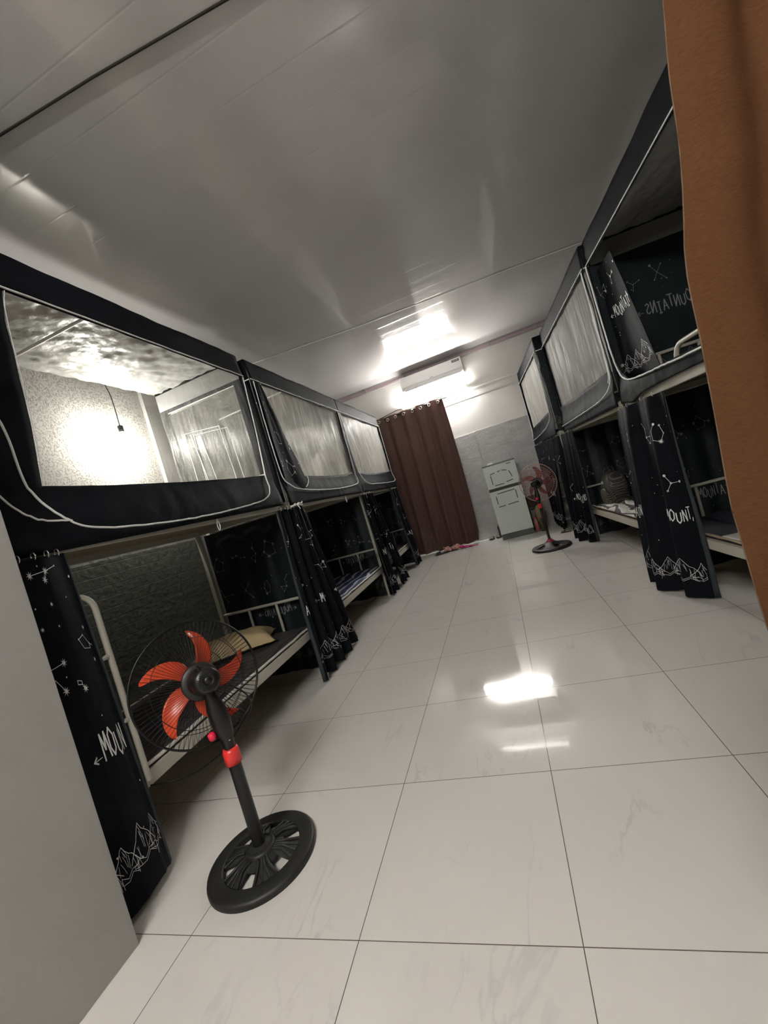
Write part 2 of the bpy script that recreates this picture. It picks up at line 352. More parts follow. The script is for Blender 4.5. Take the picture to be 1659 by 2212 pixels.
def print_pattern(W, Hh, seed=1, text=True, text_h=.072, text_t=.50, mount_t=.13, phase=0.0, dens=1.0, only=None):
    """list of ('line',pts,width) and ('star',c,r,kind) in fabric metres: s across, t up from the hem"""
    R = random.Random(seed); out = []
    # constellations
    cell = .21/dens; ns = max(1, round(W/cell)); t0 = .66 if text else .08
    nt_ = max(1, int((Hh-t0)/.23))
    for i in range(ns+1):
        for j in range(nt_):
            s0 = (i-.3+R.uniform(-.15,.15))*cell; tt = t0+(j+.1+R.uniform(-.1,.15))*(Hh-t0)/nt_
            k = R.random()
            if k < .74:
                c = R.choice(CONS); sz = R.uniform(.085,.14); a = R.uniform(-.6,.6); ca, sa = math.cos(a)*sz, math.sin(a)*sz
                f = lambda p: (s0+p[0]*ca-p[1]*sa, tt+p[0]*sa+p[1]*ca)
                for pl in c:
                    q = [f(p) for p in pl]; out.append(('line', q, .0024))
                    for p in q: out.append(('star', p, R.choice((.0045,.006,.007,.013)), 1 if R.random() < .45 else 0))
            for _ in range(3): out.append(('star', (s0+R.uniform(0,cell), tt+R.uniform(-.05,.18)), R.choice((.003,.0045,.006)), 0))
    if text:
        word = 'MOUNTAINS'; adv = text_h*.47; wl = adv*len(word); step = wl+.42; s = phase - step
        while s < W:
            for i, ch in enumerate(word):
                hh = text_h*(1+.08*math.sin(i*2.1)); dz = .012*math.sin(i*1.7+1)
                for pl in FONT[ch]: out.append(('line', [(s+i*adv+p[0]*adv*.92, text_t+dz+p[1]*hh) for p in pl], text_h*.085))
            for sg, sx in ((-1, s-.035), (1, s+wl+.03)):
                y = text_t+.03
                out.append(('line', [(sx-.02*sg, y), (sx+.02*sg, y)], .003)); out.append(('line', [(sx+.005*sg, y+.012), (sx+.024*sg, y), (sx+.005*sg, y-.012)], .006))
            s += step
        s = -R.uniform(0,.1)
        ridge = []
        while s < W+.15:
            pk = R.uniform(.075,.135); wd = pk*R.uniform(1.3,1.7); b0 = mount_t
            top = [(s+wd*q, b0+pk*h+R.uniform(-.006,.006)) for q, h in ((0,.12),(.15,.38),(.3,.62),(.42,.86),(.5,1),(.57,.84),(.68,.62),(.78,.5),(.9,.28),(1,.1))]
            out.append(('line', top, .0023))
            for q, (x, z) in enumerate(top[1:-1]):
                for h in range(2):
                    ln = pk*R.uniform(.15,.5); x0 = x+R.uniform(-.008,.008); sl = R.uniform(-.3,.5)
                    z0 = z-R.uniform(.004,.025); out.append(('line', [(x0, z0), (x0+ln*sl*.5, z0-ln*.5), (x0+ln*sl*.8, z0-ln)], .0013))
            for h in range(2): out.append(('line', [(s+wd*(.05+.2*q), b0-.015*h+pk*.10*math.sin(q*2.3+h)) for q in range(5)], .0018))
            s += wd*.66
        for _ in range(int(W*12)): out.append(('star', (R.uniform(0,W), R.uniform(.02,.45)), R.choice((.004,.006)), 0))
    return out

def apply_print(mb, items, W, Hh, surf, sides=(1,), mats=(1,), off=.0025, flip=False):
    """surf(u,v)->(pos, normal); v=0 top"""
    def P(s, t, k):
        u = s/W; u = 1-u if flip else u; v = 1-t/Hh
        p, n = surf(u, v); return p + n*(off*k)
    for k, mi in zip(sides, mats):
        for it in items:
            if it[0] == 'line':
                _, pts, wd = it
                for a, b in zip(pts[:-1], pts[1:]):
                    l = math.dist(a, b)
                    if l < 1e-6: continue
                    n = max(1, int(l/.018)); nx, ny = -(b[1]-a[1])/l*wd/2, (b[0]-a[0])/l*wd/2
                    ex, ey = (b[0]-a[0])/l*wd*.3, (b[1]-a[1])/l*wd*.3
                    row = []
                    for i in range(n+1):
                        q = i/n; e = -1 if i == 0 else (1 if i == n else 0); x = a[0]+(b[0]-a[0])*q+ex*e; y = a[1]+(b[1]-a[1])*q+ey*e
                        if not (0.004 < x < W-.004 and .004 < y < Hh-.004): row.append(None); continue
                        row.append((P(x+nx, y+ny, k), P(x-nx, y-ny, k)))
                    for r0, r1 in zip(row[:-1], row[1:]):
                        if r0 and r1: mb.add([r0[0], r0[1], r1[1], r1[0]], [(0,1,2,3)], mi)
            else:
                _, c, r, kind = it
                if not (r < c[0] < W-r and r < c[1] < Hh-r): continue
                if kind == 0:
                    ps = [P(c[0]+r*.7*math.cos(a*PI/3), c[1]+r*.7*math.sin(a*PI/3), k) for a in range(6)]
                    mb.add(ps, [tuple(range(6))], mi)
                else:
                    ps = [P(c[0]+r*(1.35 if a % 2 == 0 else .42)*math.cos(a*PI/8), c[1]+r*(1.35 if a % 2 == 0 else .42)*math.sin(a*PI/8), k) for a in range(16)]
                    mb.add(ps+[P(c[0], c[1], k)], [(i, (i+1) % 16, 16) for i in range(16)], mi)

def curtain_surface(top, bot, zt, zb, folds, at, ab, phase=0., side=1, droop=.0, pw=1.0, seed=0, sag=0.0):
    """returns surf(u,v)->(pos,normal). side=+1: normal to the right of the path direction"""
    def pos(u, v):
        u = min(1, max(0, u)); v = min(1, max(0, v))
        A = at_path(top, u); B = at_path(bot, u); k = v**pw
        x = A[0]+(B[0]-A[0])*k; y = A[1]+(B[1]-A[1])*k
        dx = (top[-1][0]-top[0][0])*(1-k)+(bot[-1][0]-bot[0][0])*k; dy = (top[-1][1]-top[0][1])*(1-k)+(bot[-1][1]-bot[0][1])*k
        l = math.hypot(dx, dy) or 1; nx, ny = dy/l*side, -dx/l*side
        a = at+(ab-at)*k; q = 2*PI*folds*u+phase
        w = math.sin(q+.45*math.sin(2.6*v+seed))+.35*math.sin(2*q+1.1+seed+v)+.5*nz(u*folds*1.3+seed, v*1.7)
        z = zt+(zb-zt)*v - sag*4*u*(1-u)*(1-v) + .008*math.sin(q*.9+seed)*v
        return Vector((x+nx*a*w, y+ny*a*w, z))
    def surf(u, v):
        p = pos(u, v); e = .004
        du = pos(u+e, v)-pos(u-e, v); dv = pos(u, v+e)-pos(u, v-e)
        n = dv.cross(du); n = n.normalized() if n.length > 1e-12 else Vector((1,0,0))
        return p, n*side
    return surf

def cloth(mb, surf, nu, nv, thick=.003):
    """closed two-sided cloth"""
    F = [[surf(i/nu, j/nv) for i in range(nu+1)] for j in range(nv+1)]
    for sg in (1, -1):
        mb.grid(lambda u, v: F[round(v*nv)][round(u*nu)][0]+F[round(v*nv)][round(u*nu)][1]*thick*.5*sg, nu, nv, 0, True, flip=sg > 0)
    rim = [(i, 0) for i in range(nu)]+[(nu, j) for j in range(nv)]+[(i, nv) for i in range(nu, 0, -1)]+[(0, j) for j in range(nv, 0, -1)]
    vs = []
    for i, j in rim:
        p, n = F[j][i]; vs += [p+n*thick*.5, p-n*thick*.5]
    m = len(rim); mb.add(vs, [(2*i, 2*((i+1) % m), 2*((i+1) % m)+1, 2*i+1) for i in range(m)], 0)

def ring_mesh(c, r, axis, w=.0018):
    mb = MB(); M = align(axis, c)
    mb.tube([M @ Vector((r*math.cos(a*PI/6), r*math.sin(a*PI/6), 0)) for a in range(12)], w, 6, closed=True)
    return mb

def bed_curtain(name, label, top, bot, zt, zb, folds, at, ab, W, seed, side=1, rings=5, group=None, phase=0., pr=True, text_phase=.1, nu=None, flip=False, backprint=True, sag=.0, pw=1., cat='curtain', edge=True, text_t=.50, text_h=.072, mat0=None, base=None, inside=False, sg=1, turn=0, own=None):
    surf = curtain_surface(top, bot, zt, zb, folds, at, ab, phase, side, seed=seed, sag=sag, pw=pw)
    mb = MB(); nu = nu or int(18*folds+12); cloth(mb, surf, nu, 26)
    if pr:
        it = print_pattern(W, zt-zb, seed, text_t=text_t, phase=text_phase, text_h=text_h)
        if own: it = [q for q in it if (q[1][0][1] if q[0] == 'line' else q[1][1]) < .63]+own
        if inside: apply_print(mb, it, W, zt-zb, surf, (sg,), (2,), .0035, flip)
        else: apply_print(mb, it, W, zt-zb, surf, (sg, -sg) if backprint else (sg,), (1, 2), .0035, flip)
    root = thing(name, label, cat, (0,0,0), 0, group)
    fab = mb.build('fabric', [mat0 or M_BLACK, M_PRINT, M_PRINTB], root)
    if turn:
        u0 = 0 if turn < 0 else 1
        def te(a, v):
            p, n = surf(u0, v); q, _ = surf(.02 if turn < 0 else .98, v); d = (p-q); d.z = 0; d = d.normalized() if d.length > 1e-6 else Vector((0,1,0))
            w_ = (.006+.024*min(1, v*1.4))*a; return p + d*w_*.9 - n*sg*(.004+.4*w_*a)
        tb = MB(); tb.grid(te, 4, 26); tb.build('turned_edge', M_REV, fab, solid=.002)
    for i in range(rings):
        u = (i+.5)/rings; p, n = surf(u, 0)
        ring_mesh(p+Vector((0,0,.006)), .014, Vector((top[-1][0]-top[0][0], top[-1][1]-top[0][1], 0)), .0022).build('ring', M_METAL, fab)
    return root

# ------------------------------------------------------------------ bunk beds
BW = .84   # bed depth
ZL0, ZL1, ZU0, ZU1 = .325, .385, 1.335, 1.395
BEDS = {  # side, front corner x, y, rotation, length
    'L1': (-1, -.335, .0, 0., 1.93), 'L2': (-1, -.335, 2.03, 0., 1.93), 'L3': (-1, -.335, 3.97, 0., 1.86),
    'R1': (1, 2.472, .6, .06, 1.96), 'R2': (1, 2.331, 2.58, .042, 1.98), 'R3': (1, 2.165, 4.60, .045, 1.90)}
def bunk(key, label, ladder=None, guard=None):
    sg, x0, y0, ph, L = BEDS[key]
    root = thing('bunk_bed', label, 'bunk bed', (x0, y0, 0), ph)
    X = lambda d: sg*d
    def part(name, fn, m=M_FRAME, bevel=.004):
        mb = MB(); fn(mb); return mb.build(name, m, root, bevel=bevel)
    pt = .036
    for d in (.004, BW-pt):
        for u in (0.004, L-pt-.004):
            part('post', lambda b: b.box((X(d), u, 0), (X(d+pt), u+pt, 1.40 if (sg > 0 and d < .1) else 1.66)))
    for z0, z1 in ((ZL0, ZL1), (ZU0, ZU1)):
        for d in (.0, BW-.03): part('side_rail', lambda b: b.box((X(d), pt, z0), (X(d+.03), L-pt, z1)))
        for u in (.006, L-.036): part('end_rail', lambda b: b.box((X(pt), u, z0), (X(BW-pt), u+.03, z1)))
        part('bed_board', lambda b: b.box((X(.03), .03, z1-.022), (X(BW-.03), L-.03, z1-.006)), M_BOARD, 0)
    for zz in (ZL1, ZU1):
        for u in (.02, L-.02):
            zb = zz+.245
            def hb(b):
                b.tube([(X(pt), u, zb), (X(BW-pt), u, zb)], .0125, 10)
                for d in (.29, .555): b.tube([(X(d), u, zz-.01), (X(d), u, zb)], .0115, 10)
            part('headboard', hb, bevel=0)
    if ladder:
        u0, u1, z0, z1, rt, rb = ladder
        mb = MB(); r = .012; rad = min(.07, (u1-u0)*.48)
        pts = []
        def arc(cu, cz, a0, a1):
            for i in range(7):
                a = a0+(a1-a0)*i/6; pts.append((X(-.016), cu+rad*math.cos(a), cz+rad*math.sin(a)))
        if rt:      # rounded top, legs run down
            pts.append((X(-.016), u1, z0)); arc(u1-rad, z1-rad, 0, PI/2); arc(u0+rad, z1-rad, PI/2, PI); pts.append((X(-.016), u0, z0))
        else:       # rounded bottom, hung from the upper rail
            pts.append((X(-.016), u0, z1)); arc(u0+rad, z0+rad, PI, 1.5*PI); arc(u1-rad, z0+rad, 1.5*PI, 2*PI); pts.append((X(-.016), u1, z1))
        mb.tube(pts, r, 10)
        n = max(1, round((z1-z0)/.28))
        for i in range(1, n): z = z0+(z1-z0)*i/n; mb.tube([(X(-.016), u0, z), (X(-.016), u1, z)], r*.85, 8)
        mb.build('ladder', M_FRAME, root)
    if guard:
        u0, u1, z1 = guard; mb = MB(); d = .02; rad = .09
        pts = [(X(d), u1, ZU1-.02)]+[(X(d), u1-rad+rad*math.cos(a*PI/12), z1-rad+rad*math.sin(a*PI/12)) for a in range(7)]+[(X(d), u0+rad-rad*math.sin(a*PI/12), z1-rad+rad*math.cos(a*PI/12)) for a in range(7)]+[(X(d), u0, ZU1-.02)]
        mb.tube(pts, .0135, 10)
        mb.build('guard_rail', M_FRAME, root)
    return root

# ------------------------------------------------------------------ bed tents
def ray_poly(poly, c, a):
    best = 0; dx, dy = math.cos(a), math.sin(a)
    for (x1, y1), (x2, y2) in zip(poly, poly[1:]+poly[:1]):
        ex, ey = x2-x1, y2-y1; den = dx*ey-dy*ex
        if abs(den) < 1e-12: continue
        t = ((x1-c[0])*ey-(y1-c[1])*ex)/den; s = ((x1-c[0])*dy-(y1-c[1])*dx)/den
        if -1e-6 <= s <= 1+1e-6 and t > best: best = t
    return best
ZP, ZT = 2.435, 2.605
def tent(key, label, hole, zips, flap=None, ends=('film', 'film'), window=M_FILM, back=None, zb=1.36, loop=None, hemf=None, roof_sag=.05):
    sg, x0, y0, ph, L = BEDS[key]
    root = thing('bed_tent', label, 'bed tent', (x0, y0, 0), ph); X = lambda d: sg*d
    P = lambda d, u, z: Vector((X(d), u, z)); seed = sum(map(ord, key))
    hem = hemf or (lambda u: zb)
    wob = lambda u, z: .006*nz(u*5+seed, z*4)+.004*nz(u*13, z*9+seed)
    # front panel around the opening
    hp = [(p[0], p[1]) for p in smooth_path([(a, b, 0) for a, b in hole], 5, True)] if False else hole
    c = (sum(p[0] for p in hp)/len(hp), sum(p[1] for p in hp)/len(hp))
    outer = [(0, zb), (L, zb), (L, ZP), (0, ZP)]
    angs = sorted({round(math.atan2(p[1]-c[1], p[0]-c[0]), 4) for p in outer+hp} | {round(-PI+2*PI*i/120, 4) for i in range(120)})
    K = 9; vs = []; n = len(angs)
    for k in range(K+1):
        for a in angs:
            r0 = ray_poly(hp, c, a); r1 = ray_poly(outer, c, a); r0 = min(r0, r1*.995); r = r0+(r1-r0)*k/K
            u, z = c[0]+r*math.cos(a), c[1]+r*math.sin(a)
            if z < ZL1+1.2: z = hem(u)+(z-zb)*(1.6-hem(u))/(1.6-zb) if z < 1.6 else z
            wr = .010*nz(u*16+seed, z*5)*max(0, (1.62-z)/.25) if z < 1.62 else 0
            vs.append(P(-.004+wob(u, z)+wr-.021*max(0, min(1, (1.56-z)/.1)), u, z))
    fs = [(k*n+i, k*n+(i+1) % n, (k+1)*n+(i+1) % n, (k+1)*n+i) for k in range(K) for i in range(n)]
    mb = MB(); mb.add(vs, fs, 0, True); fpan = mb.build('front_panel', M_BLACK, root, solid=.003)
    # canopy: top band front and ends, crisp corners
    mb = MB(); D = BW
    tz = lambda u: ZT+.008*nz(u*2.2+seed, 3)+.004*nz(u*9, seed)
    mb.grid(lambda u, v: P(-.006+.012*v+.006*nz(u*L*3+seed, v*2), u*L, ZP+(tz(u*L)-ZP)*v), 50, 6)
    mb.grid(lambda u, v: P(.006+u*(D-.006), 0+.004*nz(u*4, v*3+seed), ZP+(tz(0)-ZP)*v), 14, 5)
    mb.grid(lambda u, v: P(.006+u*(D-.006), L+.004*nz(u*4, v*3+seed), ZP+(tz(L)-ZP)*v), 14, 5)
    mb.grid(lambda u, v: P(.006+v*(D-.006), u*L, tz(u*L)), 40, 8)
    mb.build('canopy', M_BLACK, root, solid=.003)
    # silver underside of the roof
    mb = MB()
    mb.grid(lambda u, v: P(.02+v*(D-.03), .02+u*(L-.04), ZT-.03-roof_sag*math.sin(PI*u)*math.sin(PI*min(1,v*1.1))-.014*abs(nz(u*9+seed, v*5))-.012*nz(u*17+v*6, v*9+seed)-.006*nz(u*44, v*26+u*9)), 120, 56)
    for uu in (.012, L-.012): mb.grid(lambda a, b: P(.02+a*(D-.03), uu+.006*nz(a*6+seed, b*3+uu), ZP-.012+b*(ZT-.03-ZP)), 14, 6, 1)
    mb.build('roof_lining', [M_SILVER, M_LIN], root)
    mb = MB(); pole_u = .62*L if sg < 0 else .5*L
    mb.tube([P(.03, pole_u*.62, ZT-.085-roof_sag*.2), P(D-.02, pole_u*.55, ZT-.10-roof_sag)], .008, 8)
    mb.build('roof_pole', M_WHITE, root)
    # white piping
    mb = MB(); mb.tube([P(-.012, i*L/24, ZP+.003*nz(i*.7, seed)) for i in range(25)], .0042, 6)
    mb.tube([P(.0, 0-.004, ZP), P(D, -.004, ZP)], .0042, 6); mb.tube([P(.0, L+.004, ZP), P(D, L+.004, ZP)], .0042, 6)
    mb.build('piping', M_PIPE, root)
    mb = MB()
    for zp, wd in zips:
        mb.tube([p+P(-.015+.002*nz(i*.6)-.028*max(0, min(1, (1.60-p.z)/.12)), 0, .004*nz(i*.9, seed)) for i, p in enumerate(smooth_path([P(0, *q) for q in zp], 8))], wd, 6)
    mb.build('zipper', M_PIPE, fpan)
    # clear window film just inside the opening
    if window:
        u0, u1 = min(p[0] for p in hp)-.01, max(p[0] for p in hp)+.01; z0, z1 = min(p[1] for p in hp)-.01, max(p[1] for p in hp)+.005
        mb = MB(); mb.grid(lambda u, v: P(.016+.010*nz(u*9+seed, v*2.5)+.006*nz(u*24, v*5+seed), max(.012, min(L-.012, u0+(u1-u0)*u)), z0+(z1-z0)*v), 60, 24)
        mb.build('window_film', window, root)
    # ends
    for nm, u, st in (('near_end', .004, ends[0]), ('far_end', L-.004, ends[1])):
        if st == 'black':
            surf = lambda a, b, u=u: (P(.01+a*(D-.02), u+.004*nz(a*5, b*4+seed), ZP-b*(ZP-1.40)), Vector((0, -1, 0)))
            mb = MB(); cloth(mb, surf, 16, 16, .002)
            apply_print(mb, print_pattern(D-.02, ZP-1.40, seed+3, text_h=.082, text_t=.53, mount_t=.1, phase=.20), D-.02, ZP-1.40, surf, (1,), (2,), .004, flip=(u > .5 and sg > 0))
            mb.build('end_panel', [M_BLACK2, M_PRINT, M_PRINTB], root)
        else:
            mb = MB(); fr = .085   # black strip at the front corner, film behind
            mb.grid(lambda a, b: P(.006+a*fr, u+.003*nz(a*3, b*5), 1.40+b*(ZP-1.40)), 3, 12, 0); mb.grid(lambda a, b: P(fr+a*(D-fr), u, 1.40+b*.12), 8, 2, 0)
            mb.build('end_panel', M_BLACK, root, solid=.002)
            mb = MB(); mb.grid(lambda a, b: P(fr+a*(D-fr), u+.012*nz(a*6+seed, b*2)+.006*nz(a*15, b*5), 1.50+b*(ZP-1.50)), 30, 14)
            e = mb.build('end_film', M_FILM_E, root)
            mb = MB(); mb.tube([P(.30, u-.006, 1.52), P(.32, u-.006, 2.14), P(.66, u-.006, 2.18), P(.67, u-.006, 1.52)], .004, 6); mb.tube([P(.60, u-.006, 2.16), P(.575, u-.006, 1.9), P(.55, u-.006, 1.52)], .005, 6)
            mb.build('end_piping', M_PIPE, e)
    if back:
        surf = lambda a, b: (P(D-.008+.004*nz(a*6, b*4+seed), .01+a*(L-.02), ZP-.06-b*(ZP-.06-1.40)), Vector((-sg, 0, 0)))
        mb = MB(); cloth(mb, surf, 30, 16, .002)
        apply_print(mb, print_pattern(L-.02, ZP-.06-1.40, seed+5, text_h=.11, text_t=.50, mount_t=.13, phase=.25), L-.02, ZP-.06-1.40, surf, (1,), (2,), .004, flip=(sg < 0))
        mb.build('back_panel', [M_BLACK2, M_PRINT, M_PRINTB], root)
    else:
        mb = MB(); mb.box((X(D-.006), .0, 1.40), (X(D), L, 1.52)); mb.build('back_panel', M_BLACK, root)
    if flap:
        tp, bt, zt_, zb_, d0, W_, fph, kw = flap
        def surf(a, b):
            u = (tp[0]+(tp[1]-tp[0])*a)*(1-b)+(bt[0]+(bt[1]-bt[0])*a)*b
            z = zt_+(zb_-zt_)*b - .02*math.sin(PI*a)*b
            return P(d0+.012*math.sin(a*5+seed)*b+.006*nz(a*4, b*3+seed), u, z), Vector((-sg, 0, 0))
        mb = MB(); cloth(mb, surf, 20, 20, .003)
        it = print_pattern(W_, zt_-zb_, seed+9, phase=fph, **kw)
        apply_print(mb, it, W_, zt_-zb_, surf, (1,), (1,), .006)
        mb.build('door_flap', [M_BLACK, M_PRINT, M_PRINTB], root)
    if loop:
        mb = MB(); u, z = loop
        mb.tube(smooth_path([P(-.012, u, z+.015), P(-.014, u-.012, z-.03), P(-.014, u-.004, z-.058), P(-.014, u+.01, z-.03), P(-.012, u+.002, z+.015)], 6), .003, 6)
        mb.build('tie_loop', M_PIPE, root)
    return root

bunk('L1', 'cream steel bunk bed nearest on the left, behind the orange-bladed fan', ladder=(.02, .262, .36, 1.155, True, False))
bunk('L2', 'cream steel bunk bed in the middle of the left row, navy mattress below')
bunk('L3', 'cream steel bunk bed last in the left row, beside the brown door curtain')
bunk('R1', 'cream steel bunk bed nearest on the right, partly behind the orange-brown curtain', guard=(.30, 1.16, 1.545))
bunk('R2', 'cream steel bunk bed in the middle of the right row, backpack on its lower bunk', ladder=(1.74, 1.93, .60, 1.33, False, True))
bunk('R3', 'cream steel bunk bed last in the right row, near the refrigerator')

tent('L1', 'black tent on the nearest left upper bunk, bulb glowing behind its clear window',
     [(.30,2.425),(.275,2.29),(.247,1.85),(.215,1.605),(.5,1.597),(1.0,1.60),(1.5,1.61),(1.82,1.625),(1.845,1.85),(1.885,2.2),(1.905,2.425)],
     [([(.06,2.05),(.138,1.84),(.157,1.60),(.235,1.465),(.39,1.403),(.82,1.382),(1.25,1.395),(1.644,1.431),(1.77,1.50),(1.81,1.62),(1.87,2.0),(1.915,2.42)], .0048), ([(.03,1.66),(.07,1.54),(.14,1.47),(.26,1.452)], .004), ([(.30,2.42),(.275,2.29),(.247,1.85),(.215,1.605)], .002)],
     flap=((.02,.24),(.015,.17), 2.40, 1.56, .012, .25, .02, dict(text=True, text_h=.07, text_t=.42, mount_t=.08)), loop=(1.13, 1.345), hemf=lambda u: 1.338+.034*u/1.93)
tent('L2', 'black tent on the middle left upper bunk, triangular printed flap in its window',
     [(.13,2.42),(.22,2.15),(.34,1.86),(.47,1.61),(1.0,1.60),(1.5,1.61),(1.80,1.63),(1.84,1.9),(1.895,2.42)],
     [([(.03,2.42),(.015,2.0),(.03,1.62),(.10,1.53),(.24,1.485),(.7,1.455),(1.2,1.45),(1.65,1.47),(1.83,1.52),(1.86,1.7),(1.905,2.42)], .0045), ([(.13,2.42),(.22,2.15),(.34,1.86),(.47,1.64),(.49,1.58),(.43,1.53),(.36,1.50)], .0042)],
     flap=((.05,.13),(.07,.45), 2.41, 1.50, -.018, .40, .0, dict(text=False)), window=M_FILM_M, loop=(1.30, 1.345))
tent('L3', 'black tent on the last left upper bunk, beside the brown door curtain',
     [(.04,2.42),(.05,2.0),(.075,1.625),(.9,1.61),(1.78,1.64),(1.80,2.0),(1.815,2.42)],
     [([(.02,2.42),(.03,1.9),(.10,1.60),(.25,1.475),(.7,1.45),(1.4,1.45),(1.74,1.47),(1.80,1.6),(1.83,2.42)], .0045)], window=M_FILM_H)
hem1 = lambda u: 1.372+.014*max(0, math.sin((u-.2)*1.9))-.03*math.exp(-((u-1.75)/.12)**2)
tent('R1', 'black tent on the nearest right upper bunk with its door open, printed cloth inside',
     [(.05,2.425),(.04,1.9),(.05,1.45),(.86,1.452),(1.2,1.468),(1.52,1.483),(1.72,1.51),(1.86,1.58),(1.91,1.68),(1.93,1.9),(1.945,2.425)],
     [([(.04,1.9),(.05,1.45),(.86,1.452),(1.2,1.468),(1.52,1.483),(1.72,1.51),(1.86,1.58),(1.91,1.68),(1.932,1.9),(1.95,2.42)], .0058)],
     flap=((1.945,1.66),(1.91,1.40), 2.37, 1.50, .05, .36, .09, dict(text_h=.075, text_t=.47, mount_t=.10)), ends=('black','black'), window=None, back=True, hemf=hem1)
tent('R2', 'black tent on the middle right upper bunk, heavily crinkled clear window',
     [(.03,2.425),(.02,2.1),(.02,1.72),(.05,1.645),(1.0,1.648),(1.90,1.66),(1.92,2.0),(1.935,2.425)],
     [([(.02,2.42),(.012,1.9),(.02,1.62),(.06,1.52),(.27,1.47),(.65,1.455),(1.06,1.448),(1.5,1.44),(1.9,1.436)], .0042), ([(.03,2.42),(.022,2.1),(.025,1.72),(.07,1.56)], .0035)],
     window=M_FILM_H, ends=('black','film'))
tent('R3', 'black tent on the last right upper bunk, dark near end panel facing the camera',
     [(.12,2.425),(.09,2.2),(.12,1.9),(.19,1.69),(.9,1.66),(1.82,1.64),(1.84,2.0),(1.84,2.425)],
     [([(.10,2.42),(.07,2.2),(.10,1.9),(.17,1.63),(.4,1.53),(.73,1.49),(1.3,1.46),(1.84,1.446)], .0045), ([(1.86,2.40),(1.87,1.9),(1.85,1.5)], .0045)],
     window=M_FILM_H, ends=('black','film'))

# ------------------------------------------------------------------ lower bunk curtains
LX = -.30
OWN = [('line', q, .0026) for q in ([(.0726,1.2412),(.1625,1.2466),(.2311,1.2592)],[(.1625,1.2466),(.1456,1.2153)],[(.336,.921),(.2997,.9447),(.262,.9818),(.2176,.9705),(.2394,.9315),(.2982,.9241),(.2997,.9447)],
    [(.0303,.9102),(.0916,.9163)],[(.031,.8722),(.0598,.8216)],[(.1281,.8363),(.1502,.828),(.1489,.8151),(.1257,.8213),(.1281,.8363)],[(.1489,.8151),(.1578,.797)])]
OWN += [('star', q, .013, 1) for q in ((.0726,1.2412),(.1625,1.2466),(.1456,1.2153),(.0916,.9163),(.0598,.8216),(.1578,.797))]
OWN += [('star', q, .0075, 1) for q in ((.134,1.1255),(.2951,1.0084),(.3017,.8778),(.0484,1.05))]
OWN += [('star', q, r, 0) for q, r in (((.322,1.209),.0085),((.2311,1.2592),.006),((.2385,1.1357),.005),((.0484,1.1258),.005),((.1336,1.0428),.006),((.0816,.8658),.005),((.1954,.6766),.005),((.322,.3677),.007),((.1271,1.27),.005),((.262,.9818),.006),((.2176,.9705),.006),((.2997,.9447),.005))]
bed_curtain('bed_curtain', 'black constellation curtain at the near end of the first left bunk, beside grey wall edge', [(LX-.005,.012),(LX+.02,.10),(LX+.015,.19)], [(LX+.0,.012),(LX+.04,.09),(LX+.035,.19),(LX-.01,.235)], 1.33, .03, .9, .010, .014, .34, 11, 1, 4, phase=.4, text_phase=.135, text_t=.515, text_h=.098, turn=1, own=OWN)
bed_curtain('bed_curtain', 'black constellation curtain at the far end of the first left bunk, wide spreading hem', [(LX,1.79),(LX,2.02)], [(LX+.005,1.70),(LX+.02,2.06)], 1.335, .025, 2.2, .014, .034, .62, 23, 1, 5, phase=.6, text_phase=.56, turn=-1)
bed_curtain('bed_curtain', 'black constellation curtain at the near end of the middle left bunk, beside the spread one', [(LX+.01,2.05),(LX,2.20)], [(LX+.03,2.09),(LX,2.50)], 1.345, .025, 2.0, .012, .034, .56, 31, 1, 4, phase=2.4, text_phase=.5)
bed_curtain('bed_curtain', 'narrow black curtain at the far end of the middle left bunk', [(LX,3.77),(LX,3.95)], [(LX+.005,3.82),(LX+.02,4.12)], 1.335, .025, 2.1, .012, .03, .48, 37, 1, 4, phase=.9, text_phase=.3, turn=-1)
bed_curtain('bed_curtain', 'black curtain slanting across the near end of the last left bunk', [(LX+.01,4.0),(LX,4.24)], [(LX+.03,4.33),(LX+.01,4.70)], 1.335, .025, 2.0, .012, .03, .50, 41, 1, 4, phase=2.0, text_phase=.05)
bed_curtain('bed_curtain', 'black curtain at the far end of the left row, next to brown door curtain', [(LX,5.25),(LX,5.74)], [(LX+.01,5.48),(LX+.01,5.88)], 1.335, .025, 2.6, .014, .03, .60, 43, 1, 5, phase=.3, text_phase=.25, turn=-1)
bed_curtain('bed_curtain', 'large black curtain of the nearest right bunk, hem flared into the aisle', [(2.30,2.66),(2.335,2.33),(2.365,1.93)], [(2.165,2.46),(2.21,2.20),(2.34,1.935)], 1.335, .02, 2.2, .016, .034, .74, 53, 1, 4, phase=3.5, text_phase=.56, pw=.8, turn=1)
bed_curtain('bed_curtain', 'gathered black curtain of the middle right bunk, hem bunched beside the far fan', [(2.12,4.72),(2.20,4.50),(2.235,4.16)], [(2.03,4.70),(2.19,4.27)], 1.345, .01, 2.2, .014, .03, .60, 61, 1, 5, phase=2.5, text_phase=.30, turn=1)
bed_curtain('bed_curtain', 'dark curtain closing the last right bunk, behind the far fan', [(2.045,6.45),(2.115,5.2),(2.13,4.9)], [(2.05,6.46),(2.04,5.9),(2.05,5.5)], 1.35, .02, 4.2, .012, .028, .9, 67, 1, 7, phase=1, text_phase=.3)
def end_curtain(label, x0, x1, y, z0, seed, flip, txt=.1, zt=1.325):
    return bed_curtain('end_curtain', label, [(x0, y), (x1, y)], [(x0, y), (x1, y)], zt, z0, 3.2, .008, .014, abs(x1-x0)*1.15, seed, 1 if x1 > x0 else -1, 6, phase=seed, text_phase=txt, text_t=.52-z0, inside=True, flip=flip, mat0=M_BLACK2, sg=1)
end_curtain('dark constellation cloth closing the far end of the first left lower bunk, behind the pillow', -1.16, -.36, 1.985, .02, 71, True, .22)
